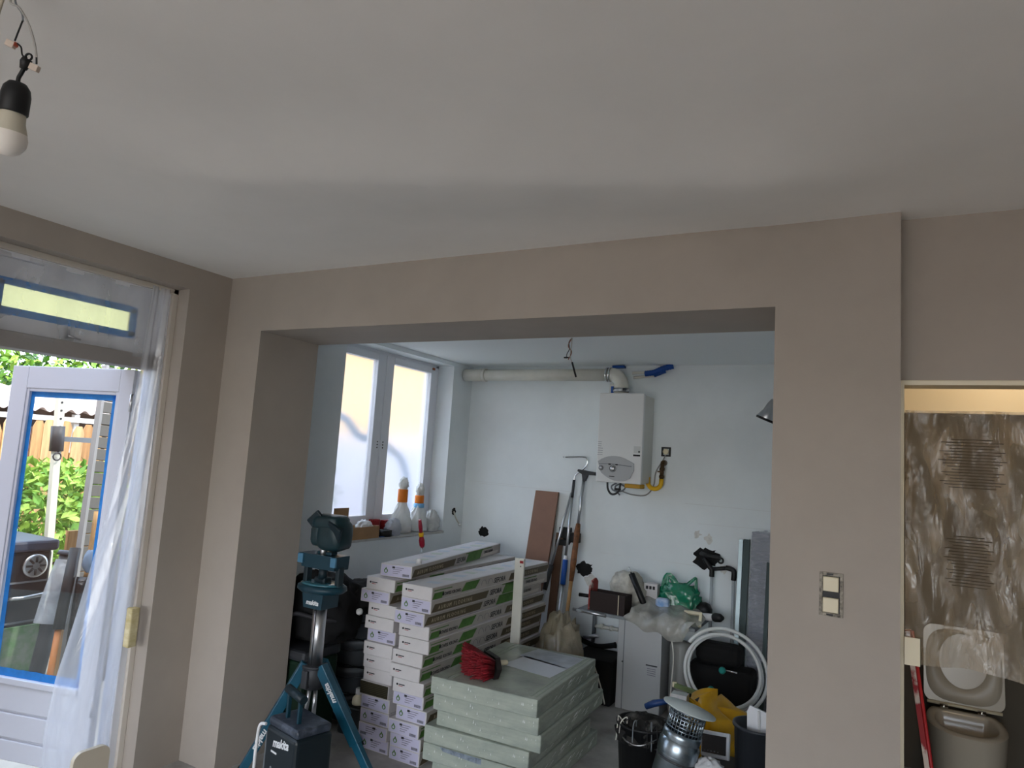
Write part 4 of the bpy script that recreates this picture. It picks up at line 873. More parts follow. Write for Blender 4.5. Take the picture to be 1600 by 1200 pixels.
# drain elbows and two thin clear pipes at the big hole
dr = thing('drain_pipes', 'black pipe elbows at the big wall hole feeding two thin clear pipes', 'pipes', bk(1112, 990, 5.12))
Y3 = 5.15
B().tube(spline([bk(1096, 865, 5.21), bk(1104, 868, Y3), bk(1116, 871, Y3), bk(1126, 872, Y3)], 4), .017, 10).ob('hose', black, dr, w=True)
B().tube(arc(bk(1126, 876, Y3), .018, 0, 2*math.pi, 12), .007, 6).ob('ring', black, dr, w=True)
B().tube(spline([bk(1100, 872, Y3), bk(1108, 885, Y3), bk(1112, 890, Y3), bk(1112, 901, Y3)], 4), .018, 10).ob('elbow', black, dr, w=True)
B().tube([bk(1112, 889, Y3), bk(1138, 888, Y3)], .014, 10).ob('arm', black, dr, w=True); B().tube(spline([bk(1134, 887, Y3), bk(1144, 890, Y3), bk(1147, 895, Y3), bk(1146, 907, Y3)], 4), .018, 10).ob('elbow', black, dr, w=True)
clr = mat('clear tube', (176, 182, 186), .25)
for a, b in (((1112, 900), (1110, 1035)), ((1146, 906), (1144, 1060))):
    p0, p1 = bk(*a, Y3), bk(*b, Y3); p1 = Vector((p0.x, Y3, 0)); B().tube([p0, p1], .011, 10).ob('clear_pipe', clr, dr, w=True)
# steel studs and wrapped panel leaning at the right
def stud(label, x0, x1, zt, yt, yb, m_):
    b = B(); w_ = x1-x0; d = Vector((0, yt-yb, zt))
    b.prism([(x0, yb, 0), (x1, yb, 0), (x1, yb+.03, 0), (x1-.006, yb+.03, 0), (x1-.006, yb+.006, 0), (x0+.006, yb+.006, 0), (x0+.006, yb+.03, 0), (x0, yb+.03, 0)], d); return single(b, 'steel_stud', m_, label, 'stud')
steel = mat('galvanised stud', (150, 164, 168), .4, metal=.85, var=.1, scale=8); steeld = mat('dark green steel', (44, 56, 56), .45, metal=.5)
stud('pale galvanised channel leaning just right of the clear pipes', -.895, -.868, 1.225, 5.17, 5.02, steel); stud('dark steel channel leaning between pale channel and film-wrapped slab', -.862, -.822, 1.23, 5.165, 5.00, steeld)
wpn = thing('film_wrapped_slab', 'grey slab in stretch film leaning beside the steel channels', 'slab', (-.74, 5.0, 0))
b = B(); b.prism([(-.80, 4.98, 0), (-.655, 4.98, 0), (-.655, 5.145, 1.29), (-.80, 5.145, 1.29)], (0, .03, 0)); b.ob('panel', mat('grey panel', (134, 136, 146), .35, bump=.5, bscale=22), wpn, w=True)
def pf(u, v): t = v; return Vector((-.803+.15*u, 4.973+.165*t-.006*abs(math.sin(t*40+u*8)), 1.29*t+.03*u))
B().grid(pf, 6, 60).ob('film', film('panel film', (200, 204, 214), .75, .35, 10, .12, (1, 1, 3)), wpn, w=True)
stud('dark steel channel in front of the film-wrapped slab', -.69, -.665, 1.10, 5.06, 4.83, steeld)
# coil of white pipe
co_ = thing('pipe_coil', 'coil of thick white pipe leaning on the black machine', 'pipe coil', (-.87, 4.72, .0))
cc_ = (bk(1131, 1050, 4.66)); Rr = .232; pts = []
ux = Vector((.97, .25, .0)).normalized(); vz = Vector((-.10, .22, .97)).normalized(); nn = ux.cross(vz)
N_ = 3.05
for k in range(150):
    t = k/149; a = math.pi*.80 - t*N_*2*math.pi; r_ = Rr + .016*math.sin(t*7.3+1) - .030*(t-.4)
    pts.append(cc_ + ux*r_*1.02*math.cos(a) + vz*r_*math.sin(a) - nn*(.022*(t*N_-1.5)))
B().tube(pts, .0112, 10).ob('pipe', mat('white pipe', (220, 222, 220), .35), co_, w=True); B().tube([pts[0], pts[0]+(pts[0]-pts[1]).normalized()*.006], .0085, 8).ob('pipe_bore', darkgrey, co_, w=True)
# black machine behind it with teal knobs
bm_ = thing('black_machine', 'black machine with teal knobs behind the white pipe coil', 'machine', (-.93, 4.93, 0))
B().box((-1.14, 4.78, 0), (-.72, 4.97, .42), bev=.03, seg=3).ob('body', blackm, bm_, w=True); B().box((-1.10, 4.80, .42), (-.80, 4.96, .56), bev=.05, seg=3).ob('hood', blackm, bm_, w=True); B().box((-1.13, 4.52, 0), (-.66, 4.78, .17), bev=.015).ob('coil_support', black, bm_, w=True)  # low box added in front of the machine to hold up the pipe coil
tk = mat('teal knob', (40, 150, 138), .4)
for q in ((1129, 1047), (1111, 1077)): B().lathe([(.022, 0), (.022, .02), (.012, .03)], 14, M=look(bk(*q, 4.78), (0, -1, 0))).ob('knob', tk, bm_, w=True)
B().tube([bk(1133, 1047, 4.76), bk(1152, 1052, 4.76)], .006).ob('rod', chrome, bm_, w=True)
gd = single(B().lathe([(.001, 0), (.075, 0), (.08, .02), (.08, .30), (.07, .315), (.001, .32)], 20, M=look((-1.27, 4.98, .42), (.5, -.2, .02)) if 0 else Matrix.Translation((-1.235, 5.0, 0)) @ Matrix.Diagonal((1, 1, 1.55, 1))), 'grey_drum', mat('grey drum', (150, 150, 146), .45), 'grey metal drum between cabinet and black machine', 'drum')
sp_([(-1.31, 4.84, .60), (-1.27, 4.83, .55), (-1.245, 4.83, .42), (-1.255, 4.83, .2), (-1.26, 4.83, .01)], .005).ob('power_cable', pvc, pc, w=True)

# ================================================================== CLUTTER AT THE RIGHT OF THE OPENING
ZK = 0.0
# galvanised roof cowl
cy = 3.36
top = hit(1077, 1116, 1, cy); CX = top.x
_d = Vector((-.24, .97, 0)).normalized(); _r = Vector((.97, .24, 0)).normalized()
CR = Matrix.Rotation(R(14), 4, _d) @ Matrix.Rotation(R(-5), 4, _r); CLEN = .58
CB = top - CR @ Vector((0, 0, CLEN)); CB.z = max(CB.z, .025)
cw_ = thing('roof_cowl', 'galvanised chimney cowl with mesh cage and round pale cap', 'chimney cowl', CB)
cw_.rotation_euler = CR.to_euler(); zt = CLEN; tilt = Matrix()
B().lathe([(.001, .012), (.118, .0), (.122, .0), (.122, .004), (.002, .018)], 36, M=Matrix.Translation((0, 0, zt)) @ tilt, cap=(False, False)).ob('cap', mat('pale painted cap', (196, 206, 204), .5), cw_)
mr_ = .080; z1, z0 = zt-.012, zt-.105
ms = B()
for k in range(30): a = 2*math.pi*k/30; ms.tube([(mr_*math.cos(a), mr_*math.sin(a), z0), (mr_*math.cos(a), mr_*math.sin(a), z1)], .0032, 4)
for k in range(7): z = z0+(z1-z0)*k/6; ms.tube([(mr_*math.cos(2*math.pi*j/30), mr_*math.sin(2*math.pi*j/30), z) for j in range(30)], .0032, 4, closed=True)
mo = ms.ob('mesh_cage', zinc, cw_); mo['kind'] = 'stuff'
B().lathe([(.086, z0-.035), (.088, z0-.02), (.088, z0), (.083, z0+.002)], 32, cap=(False, False)).ob('upper_collar', zinc, cw_)
B().lathe([(.092, z0-.10), (.094, z0-.09), (.094, z0-.05), (.086, z0-.035)], 32, cap=(False, False)).ob('flange', zinc, cw_)
B().lathe([(.088, 0), (.088, z0-.115), (.092, z0-.105), (.092, z0-.10)], 32, cap=(True, False)).ob('pipe', zinc, cw_)
B().lathe([(.0895, z0-.125), (.092, z0-.12), (.0895, z0-.115)], 32, cap=(False, False)).ob('seam_bead', darkgrey, cw_)
# black bucket with rubble and wires
def bucket(name, label, c, r0, r1, h, m_, rim=.006, cat='bucket'):
    t = thing(name, label, cat, c); B().lathe([(r0, 0), (r1, h), (r1+rim, h), (r1+rim, h+.012), (r1-.004, h+.012), (r0-.006, .012), (.001, .012)], 28, cap=(True, False)).ob('body', m_, t); return t
bc = hit(1006, 1128, 1, 3.62)
bk1 = bucket('rubble_bucket', 'black bucket with tangled wires over its rim beside the cowl', (bc.x, 3.62, 0), .105, .135, bc.z-.01, black)
hz = bc.z
B().tube(spline([(-.13, .0, hz-.005), (-.07, -.11, hz-.06), (.03, -.14, hz-.065), (.12, -.06, hz-.02)], 6), .004).ob('bail', alu, bk1)
wv = B(); rg = random.Random(8)
for k in range(7):
    a0 = rg.uniform(-2.8, -.3); p0 = Vector((.10*math.cos(a0), .10*math.sin(a0), hz-.01)); 
    B().tube(spline([p0, p0*1.1+Vector((rg.uniform(-.03, .03), rg.uniform(-.02, .02), rg.uniform(.03, .06)-p0.z*.1)), Vector((p0.x*1.35, p0.y*1.35, hz+rg.uniform(-.01, .03))), Vector((p0.x*1.42, p0.y*1.42, hz-rg.uniform(.03, .1)))], 5), .003, 6).ob('wire', rg.choice([midgrey, pvc, black]), bk1)
B().blob((0, 0, hz-.05), (.115, .115, .075), 14, .3, sub=4).ob('rubble', mat('rubble', (34, 33, 32), .9, c2=(96, 94, 90), scale=14, lo=.55, hi=.75), bk1)
# blue-handled tool
bt = thing('blue_handled_trowel', 'blue handled trowel pointing out between bucket and yellow bag', 'trowel', hit(1030, 1100, 1, 3.75))
q = lambda a, b, y=3.78: hit(a, b, 1, y)
B().tube([q(1009, 1104), q(1022, 1099), q(1044, 1095)], [.016, .019, .014], 12).ob('handle', mat('dark blue plastic', (28, 58, 110), .4), bt, w=True); B().tube([q(1044, 1095), q(1052, 1090)], .008).ob('tang', chrome, bt, w=True); B().box(q(1050, 1097)-Vector((0, .03, 0)), q(1075, 1086)+Vector((0, .03, 0))).ob('blade', alu, bt, w=True)
st = thing('green_lath', 'green and cream lath lying behind the yellow bag', 'lath', q(1075, 1080, 4.1)); B().tube([q(1054, 1070, 4.1), q(1092, 1084, 4.1)], .016, 4, sq=True).ob('lath', mat('green lath', (110, 128, 84), .6), st, w=True); B().box(q(1053, 1072, 4.1)-Vector((.008, .006, .004)), q(1056, 1067, 4.1)+Vector((.004, .006, .004))).ob('lath_end', creamp, st, w=True)
# yellow bag
yb = thing('yellow_bag', 'bright yellow crumpled bag sagging in front of the pipe coil', 'bag', (-.78, 4.02, 0))
ym = mat('yellow bag plastic', (216, 166, 16), .42, c2=(180, 134, 14), scale=7)
c0 = q(1108, 1132, 3.98)
def yf(u, v):
    a = 2*math.pi*u; t = v
    base = q(1118, 1160, 4.0); ctr = Vector((base.x + .02*(1-t), 4.02, 0))
    R0 = (.20 if math.cos(a) > 0 else .17)*(1-.30*t**3); hgt = base.z + .20
    wob = 1 + .10*math.sin(5*a+t*4) + .05*math.sin(11*a-t*9)
    top = max(0, 1-((t-.72)/.28)**2) ** .5 if t > .72 else 1
    x = math.cos(a)*R0*wob*top; y = math.sin(a)*.16*wob*top
    z = hgt*min(t/.80, 1)**.9 + (.03*math.sin(a*2+1)+.02*math.sin(a*5))*t + (.04*(t-.8)/.2 if t > .8 else 0)
    return ctr + Vector((x - .06*t*0, y, z*(1-.22*max(0, math.cos(a))*t)))
ybo = B(); ybo.grid(yf, 44, 26, wrap=True); ybo.ob('bag_body', ym, yb, w=True)
for (a, b) in (((1072, 1098), (1092, 1086)), ((1076, 1092), (1090, 1092))): pass
B().prism([q(1085, 1093, 3.86), q(1093, 1089, 3.86), q(1090, 1097, 3.86)], (0, .004, 0)).ob('print', black, yb, w=True)
B().tube(spline([q(1060, 1100, 3.86), q(1052, 1090, 3.87), q(1066, 1087, 3.88), q(1082, 1098, 3.87), q(1088, 1115, 3.84)], 5), .012, 8).ob('bag_lip', ym, yb, w=True)
# handheld meter with dark display
mm = thing('meter_device', 'grey framed device with black display lying against the yellow bag', 'device', hit(1118, 1186, 1, 3.62))
M = frame(hit(1094, 1180, 1, 3.64), hit(1138, 1189, 1, 3.60)-hit(1094, 1180, 1, 3.64), Vector((.1, .30, 1)))
wd = (hit(1138, 1189, 1, 3.60)-hit(1094, 1180, 1, 3.64)).length; hh_ = .118
md = B(); md.box((0, 0, -.02), (wd, hh_, 0), bev=.006, M=M); md.ob('housing', mat('light grey housing', (186, 190, 194), .45), mm, w=True)
B().box((.008, .018, -.002), (wd-.014, hh_-.018, .002), M=M).ob('display', mat('display black', (16, 20, 24), .15), mm, w=True)
for k in range(5): B().box((.02+.018*k, .026, .0015), (.026+.018*k, .030, .003), M=M).ob('button', midgrey, mm, w=True)
dkc = thing('dark_crate', 'low dark crate under the grey framed device', 'crate', (-.68, 3.72, 0)); B().box((-.80, 3.58, 0), (-.56, 3.80, hit(1118, 1190, 1, 3.62).z-.02), bev=.012).ob('body', mat('charcoal plastic', (42, 42, 44), .6), dkc, w=True)
# dark bucket at the pillar with white tube
b2c = hit(1180, 1128, 1, 3.45)
bk2 = bucket('grey_bucket', 'dark grey bucket beside the pillar holding a white paper roll', (-.49, 3.45, 0), .085, .105, b2c.z-.02, mat('dark slate plastic', (40, 44, 50), .4), .008)
pr_ = thing('paper_roll', 'white paper roll standing in the dark grey bucket', 'paper roll', (-.475, 3.45, .02))
B().prism([(-.045, -.03, .0), (.05, -.03, .0), (.05, -.03, b2c.z+.03), (-.05, -.03, b2c.z+.055), (-.062, -.03, b2c.z+.03)], (0, .012, 0)).ob('sheet', mat('white card', (222, 224, 228), .5), pr_); B().tube([(.012, -.034, .0), (-.01, -.034, b2c.z+.04)], .006).ob('fold', whitemat, pr_)
single(B().blob(hit(1108, 1205, 1, 3.35), (.06, .05, .05), 17, .25, sub=4), 'white_cloth', mat('white cloth', (214, 216, 220), .8), 'scrap of white cloth at the foot of the cowl', 'cloth')
# rubbish bag and floor dust sheet
single(B().blob((-1.97, 4.56, .265), (.14, .14, .32), 23, .3, sub=4), 'rubbish_bag', film('dusty bag film', (176, 164, 140), .35, .08, 6, .2, transl=.25), 'dusty clear rubbish bag slumped behind the sage cartons', 'bag')
# metal reflector lamp peeping from behind the pillar
lm = thing('reflector_lamp', 'small silver reflector lamp peeping out from behind the pillar', 'lamp', (-.56, 4.0, 1.98))
a, b = hit(1196, 656, 1, 4.0), hit(1212, 622, 1, 4.0)
B().lathe([(.048, 0), (.052, .01), (.034, .05), (.028, .09), (.018, .12)], 22, M=look(a, b-a), cap=(False, True)).ob('shade', alu, lm, w=True); B().lathe([(.001, -.004), (.052, -.004), (.054, .008)], 22, M=look(a, b-a), cap=(True, False)).ob('rim', black, lm, w=True)
B().tube(spline([a+(b-a).normalized()*.11, a+(b-a).normalized()*.22, Vector((-.30, 4.0, 2.25)), Vector((-.045, 4.0, 2.28))], 5), .008).ob('arm', alu, lm, w=True); B().lathe([(.03, 0), (.03, .01)], 14, M=look((-.04, 4.0, 2.28), (-1, 0, 0))).ob('wall_plate', alu, lm, w=True)

# ================================================================== SILL ITEMS
SZ = WZ+.007
def sl(px, py, x=-3.30): return hit(px, py, 0, x)
bx = thing('cardboard_box', 'open brown cardboard box with upright flap on the window sill', 'box', (-3.30, 3.83, SZ))
cbm = B(); y0, y1 = 3.72, 4.05
for lo, hi in (((-3.355, y0, SZ), (-3.35, y1, SZ+.085)), ((-3.235, y0, SZ), (-3.23, y1, SZ+.085)), ((-3.35, y0, SZ), (-3.235, y0+.005, SZ+.085)), ((-3.35, y1-.005, SZ), (-3.235, y1, SZ+.085)), ((-3.35, y0, SZ), (-3.235, y1, SZ+.004))): cbm.box(lo, hi)
cbm.ob('tray', kraft, bx, w=True); B().box((-3.362, 3.70, SZ), (-3.357, 3.85, SZ+.21)).ob('flap', kraft, bx, w=True)
single(B().blob((-3.29, 3.95, SZ+.062), (.045, .07, .055), 41, .3, sub=4, fr=3), 'tissue_wad', whitemat, 'white tissue wad inside the cardboard box on the sill', 'tissue')
for k, (px, lab) in enumerate(((585, 'red printed packet left of its twin on the window sill'), (603, 'red printed packet beside the black tape on the window sill'))):
    c = sl(px, 818, -3.36); t = thing('red_packet', lab, 'packet', (-3.36, c.y, SZ), 0, 'red packets on the sill'); B().box((-.025, -.042, 0), (.02, .042, .115 if k == 0 else .105), bev=.003).ob('carton', red, t); B().box((.0195, -.03, .05), (.021, .03, .075)).ob('print', mat('pale red print', (206, 120, 120), .5), t)
    B().box((.0195, -.03, .02), (.021, .02, .03)).ob('print', ink, t)
tr_ = thing('tape_roll', 'black tape roll lying on the window sill', 'tape', (-3.27, 4.20, SZ))
B().lathe([(.028, 0), (.055, 0), (.055, .045), (.028, .045), (.028, 0)], 24, cap=(False, False), M=Matrix.Translation((-3.27, 4.165, SZ))).ob('roll', black, tr_, w=True)
single(B().blob((-3.285, 4.08, SZ+.03), (.03, .025, .035), 3, .2, sub=3), 'black_clamp', black, 'black lump of cable left of the tape roll', 'cable')
single(B().blob((-3.28, 4.275, SZ+.05), (.05, .055, .062), 51, .35, sub=4, fr=3), 'small_plastic_bag', film('grey bag film', (206, 210, 218), .2, .05, 9, .12, transl=.3), 'small crumpled grey plastic bag on the sill', 'bag')
single(B().box((-3.25, 4.08, SZ), (-3.235, 4.2, SZ+.004)), 'blue_strip', blue, 'thin blue strip at the front edge of the window sill', 'strip')
bagw = film('white bag film', (232, 232, 228), .10, .02, 9, .15, transl=.4)
def wrapped(label, y, s, blueband):
    t = thing('wrapped_foam_can', label, 'foam can', (-3.32, y, SZ), 0, 'plastic wrapped cans on the sill')
    b = B()
    def f(u, v):
        a = 2*math.pi*u; zz = v
        r_ = (.085 if zz < .25 else .085-.055*min(1, (zz-.25)/.40))*s*(1+.14*math.sin(4*a+zz*9)+.10*math.sin(9*a-zz*14)) if zz < .66 else .032*s
        if zz < .03: r_ *= zz/.03
        return Vector((r_*math.cos(a)*.75, r_*math.sin(a), .33*s*zz))
    b.grid(f, 28, 24, wrap=True); b.ob('wrapping', bagw, t)
    zb = .215*s
    B().lathe([(.034*s, zb), (.035*s, zb+.005), (.035*s, zb+(.085 if not blueband else .055)*s), (.033*s, zb+(.09 if not blueband else .06)*s)], 18).ob('orange_band', orange, t)
    if blueband: B().lathe([(.040*s, zb-.035), (.041*s, zb-.03), (.041*s, zb-.008), (.036*s, zb)], 18).ob('blue_band', mat('light blue tape', (120, 180, 226), .5), t)
    B().blob((0, .005, zb+(.125 if not blueband else .10)*s), (.028*s, .032*s, .045*s), 61+int(y*10), .35, sub=3, fr=3, flat=False).ob('tied_top', bagw, t)
wrapped('taller plastic wrapped can with orange band on the window sill', 4.42, 1.12, False); wrapped('plastic wrapped can with orange and light blue bands on the sill', 4.645, 1.06, True)
single(B().blob((-3.30, 4.81, SZ+.065), (.05, .07, .085), 71, .35, sub=4, fr=2.6), 'sill_bag', bagw, 'crumpled white plastic bag at the right end of the window sill', 'bag')
# red screwdriver standing behind the askew pack
sd_ = thing('screwdriver', 'red screwdriver with yellow collar standing upright behind the askew pack', 'screwdriver', (-2.80, 3.97, .956))
# it stands on the left pile beside the askew pack
p0, p1 = hit(660, 855, 0, -2.745), hit(656, 812, 0, -2.745)
ax = (p1-p0); 
B().tube([Vector((p0.x, p0.y, .0)) + Vector((0, 0, .883)), p0], .004).ob('shaft', chrome, sd_, w=True)
B().tube([p0+ax*t for t in (0, .08, .25, .40)], [.012, .019, .020, .013], 12).ob('handle', mat('dark red handle', (150, 18, 44), .35), sd_, w=True); B().tube([p0+ax*.40, p0+ax*.54], .017, 12).ob('collar', yellow, sd_, w=True); B().tube([p0+ax*t for t in (.54, .75, 1.0)], [.013, .014, .010], 12).ob('handle_end', mat('dark red handle', ()), sd_, w=True)

# ================================================================== DARK CLUTTER BEHIND THE PIER
gbx = thing('storage_tub', 'dark green storage tub with grey lid behind the pier', 'tub', (-3.03, 3.22, 0))
B().box((-3.22, 3.04, 0), (-2.88, 3.33, .46), bev=.02).ob('tub', mat('dark green plastic', (16, 40, 26), .5), gbx, w=True); B().box((-3.235, 3.03, .46), (-2.87, 3.34, .52), bev=.02).ob('lid', darkgrey, gbx, w=True)
for k in range(4):
    bz = .0+.165*k
    t = thing('grey_bucket', '%s bucket of the nested dark grey stack between tub and packs' % ['lowest', 'second lowest', 'third', 'uppermost'][k], 'bucket', (-2.99, 3.585, bz), 0, 'nested grey buckets')
    B().lathe([(.10, 0), (.118, .13), (.124, .13), (.124, .160), (.114, .160), (.097, .01)], 26, cap=(True, False)).ob('body', midgrey if k else darkgrey, t); B().lathe([(.1195, .098), (.122, .102), (.1195, .108)], 26, cap=(False, False)).ob('rib', darkgrey, t)
    B().tube(arc((0, 0, .145), .128, math.pi*1.0, math.pi*2.0, 12, (1, 0, 0), (0, .98, -.32)), .004, 6).ob('bail', black, t)
df = thing('duffel_bag', 'black fabric bag slumped on the green tub and bucket stack', 'bag', (-2.97, 3.3, .53))
B().blob((-3.0, 3.27, .71), (.235, .165, .20), 81, .16, sub=4, sq=.8).ob('bag_body', mat('black fabric', (16, 16, 18), .9), df, w=True)
B().blob((-2.835, 3.48, .775), (.125, .17, .105), 82, .16, sub=4, sq=.85).ob('side_pocket', mat('black fabric', ()), df, w=True)
sp_([(-3.08, 3.07, .66), (-2.98, 3.04, .72), (-2.85, 3.10, .70), (-2.76, 3.22, .68)], .012).ob('strap', mat('strap', (40, 40, 44), .8), df, w=True); B().blob((-2.71, 3.28, .735), (.02, .02, .02), 5, .1, sub=2, flat=False).ob('clip', whitemat, df, w=True)
lt_ = thing('black_tub', 'low black tub on the floor left of the packs', 'tub', (-2.78, 3.46, 0)); B().box((-2.86, 3.34, 0), (-2.69, 3.52, .17), bev=.015).ob('tub', black, lt_, w=True); B().tube([(-2.865, 3.337, .165), (-2.685, 3.337, .165)], .006).ob('rim', darkgrey, lt_, w=True)
wbt = thing('white_bottle', 'white bottle with ribbed cap standing on the low black tub', 'bottle', (-2.76, 3.40, .171)); B().lathe([(.036, 0), (.038, .01), (.036, .035), (.018, .055), (.016, .06)], 18).ob('bottle', creamp, wbt); B().lathe([(.021, .058), (.021, .088), (.017, .092)], 14).ob('cap', whitemat, wbt)

# ================================================================== FRONT ROOM
# hanging bulb at the upper left
BD = 1.42
def db(px, py, s=BD):
    d = (px-800)/FPX*_R - (py-600)/FPX*_U + _F; return CAM + d*s
pe = thing('pendant_bulb', 'bare white bulb in black holder hanging from loose ceiling wires', 'lamp', db(16, 205))
hook = db(40, 95); sock_t = db(28, 130); bb_ = db(14, 218)
axis = (bb_-sock_t).normalized(); L_ = (bb_-sock_t).length; Mh = look(sock_t, axis)
u = BD/FPX
B().lathe([(.004, -.002), (12*u, .0), (18*u, 8*u), (20*u, 18*u), (20*u, 46*u), (19*u, 48*u)], 24, M=Mh).ob('bulb_holder', black, pe, w=True)
B().lathe([(17*u, 44*u), (18*u, 60*u), (23*u, 78*u)], 24, M=Mh, cap=(False, False)).ob('bulb_base', mat('bulb base', (196, 190, 172), .5), pe, w=True)
B().lathe([(23*u, 78*u), (25*u, 86*u), (23.5*u, 97*u), (17*u, 108*u), (8*u, 114*u), (.5*u, 115*u)], 24, M=Mh, cap=(False, True)).ob('bulb', mat('opal bulb', (232, 226, 218), .35), pe, w=True)
B().tube(spline([sock_t, db(29, 122), db(33, 115), db(37, 108)], 4), 3.2*u).ob('cord', black, pe, w=True)
hk = B(); hk.tube([db(36, 108), db(40, 98), db(43, 92)], [5*u, 8*u, 7*u], 12); hk.ob('strain_relief', black, pe, w=True); B().tube(arc(db(45, 89), 5*u, 0, 2*math.pi, 14, tuple(_R), tuple(_U)), 1.6*u, 6).ob('hook_ring', black, pe, w=True)
ct = Vector((db(30, -30).x, db(30, -30).y, H-.005))
def wr_(pts, m_, r_=1.6): B().tube(spline(pts, 6), r_*u, 8).ob('wire', m_, pe, w=True)
wr_([ct, db(24, 2), db(34, 20), db(36, 33)], midgrey, 1.5); wr_([db(36, 31), db(30, 46), db(23, 64)], black, 1.3)
wr_([ct, db(16, 2), db(30, 12), db(44, 36), db(54, 68), db(57, 90)], mat('grey wire', (168, 166, 162), .5), 1.8); wr_([db(57, 86), db(57, 100)], black, 1.4)
wr_([db(27, 68), db(33, 74), db(35, 86), db(42, 90)], black, 1.3)
wr_([ct, db(6, -4), db(0, 10), db(-4, 24)], mat('cream flex', (200, 190, 170), .6), 3.0)
cl_ = mat('clear connector', (206, 190, 176), .3)
for q_, m_ in (((17, 69), cl_), ((54, 106), cl_)):
    c_ = db(*q_); Mx = Matrix((_R, _U, -_F)).transposed().to_4x4() @ Matrix.Rotation(R(-25), 4, 'Z'); Mx.translation = c_
    B().box((-7*u, -5*u, -4*u), (7*u, 5*u, 4*u), bev=1*u, M=Mx).ob('connector', m_, pe, w=True)
c_ = db(24, 70); B().box(c_-Vector((3*u,)*3), c_+Vector((3*u,)*3)).ob('connector_lever', mat('orange red', (176, 80, 54), .5), pe, w=True)
rs = thing('ceiling_rose', 'dark ceiling outlet where the loose wires come out', 'ceiling outlet', (ct.x, ct.y, H)); B().lathe([(.001, -.012), (.03, -.012), (.035, -.0)], 20, M=Matrix.Translation((0, 0, 0))).ob('cover', darkgrey, rs); B().lathe([(.008, -.02), (.008, -.012)], 10).ob('nipple', black, rs)

# double socket on the pillar, mounting plate without cover
ds = thing('double_socket', 'uncovered double wall socket with white inserts on the pillar', 'socket', (-.147, YB, 1.235))
M = frame((-.147, YB, 1.305), (1, 0, 0), (0, 0, 1))        # x right, y up, z toward the room
B().box((-.034, -.069, 0), (.034, .069, .003), M=M).ob('back_box', black, ds, w=True)
pl2 = mat('plaster smeared steel', (176, 168, 154), .6, c2=(60, 56, 50), scale=60)
for lo, hi in (((-.036, -.071, .002), (-.026, .071, .006)), ((.026, -.071, .002), (.036, .071, .006)), ((-.026, .060, .002), (.026, .071, .006)), ((-.026, -.071, .002), (.026, -.060, .006))): B().box(lo, hi, bev=.001, M=M).ob('mounting_plate', pl2, ds, w=True)
for s in (1, -1):
    B().lathe([(.028, .003), (.028, .012), (.025, .016)], 4, M=M @ Matrix.Translation((-.001, s*.034, 0)) @ Matrix.Rotation(R(45), 4, 'Z') @ Matrix.Diagonal((1.2, 1.2, 1, 1))).ob('socket_insert', creamp, ds, w=True)
    B().box((-.014, s*.0655-.003, .0055), (.006, s*.0655+.003, .0065), M=M).ob('slot', black, ds, w=True)

# plastic sheet taped over the transom and hanging beside the door
sheet = film('thin white film', (232, 234, 240), .66, .34, 3, .12, (1, 1.5, .3), transl=.55)
pt = thing('plastic_sheet', 'thin clear plastic sheet taped over the transom and gathered beside the open door', 'plastic sheet', (XL-.09, 2.2, 0))
veil = film('clear veil film', (232, 236, 242), .78, .55, 3, .1, (1, 1, .5), transl=.5)
def tf(u, v):
    y = DY0+.08+(2.235-DY0-.08)*u; z = 2.44-.36*v
    return Vector((XL-.105+.012*math.sin(u*9+v*5)*v+.01*math.sin(u*23), y, z))
B().grid(tf, 50, 10).ob('transom_film', veil, pt, w=True)
def curtain(u, v):
    # v 0 top .. 1 bottom; left edge follows the gathered line in the photograph
    yr = 2.262-.015*v; zz = 2.44*(1-v)+.02
    L = [(0, 2.16), (.14, 2.15), (.3, 2.135), (.45, 2.10), (.55, 2.05), (.66, 1.99), (.78, 1.92), (.88, 1.90), (1, 1.93)]
    for (a, ya), (b, yb2) in zip(L, L[1:]):
        if a <= v <= b: yl = ya+(yb2-ya)*(v-a)/(b-a)
    y = yr+(yl-yr)*u
    fold = .016*math.sin(u*9+v*5)+.007*math.sin(u*21-v*9)+.003*math.sin(v*13+u*5)
    return Vector((XL-.08+fold*(.5+v), y, zz))
B().grid(curtain, 48, 60).ob('hanging_film', sheet, pt, w=True)
# cream block clinging to the sheet edge
ckb = single(B().box((XL-.05, 2.215, .64), (XL-.006, 2.26, .83), bev=.006), 'cream_block', mat('cream sponge', (216, 206, 170), .8, c2=(170, 150, 90), scale=9, stretch=(1, 1, 2)), 'cream foam block held against the plastic sheet beside the door', 'block')
# rounded cream panel at the lower left edge
cp_ = thing('chair_back', 'rounded beige chair back at the bottom edge before the door', 'chair', (-2.6, 1.62, 0))
c_ = hit(143, 1186, 0, -2.75)
pts = []
def rr2(y0, y1, z0, z1, r_, n=6):
    out = []
    for (cy_, cz_, a0) in ((y1-r_, z1-r_, 0), (y0+r_, z1-r_, math.pi/2), (y0+r_*.4, z0+r_*.4, math.pi), (y1-r_*.4, z0+r_*.4, 1.5*math.pi)):
        for k in range(n+1): a = a0+math.pi/2*k/n; out.append((0, cy_+(r_ if a0 < 2 else r_*.4)*math.cos(a), cz_+(r_ if a0 < 2 else r_*.4)*math.sin(a)))
    return out
yA, yB_ = hit(119, 1190, 0, -2.75).y, hit(170, 1190, 0, -2.75).y; zT = hit(143, 1171, 0, -2.75).z
B().prism([(-2.75, y, z) for _, y, z in rr2(yA-.01, yB_+.0, zT-.34, zT, .035)], (-.02, 0, 0)).ob('backrest', mat('beige shell', (196, 186, 168), .45), cp_, w=True)
B().box((-2.76, yA-.05, zT-.37), (-2.45, yB_+.05, zT-.34), bev=.01).ob('seat', mat('beige shell', ()), cp_, w=True)
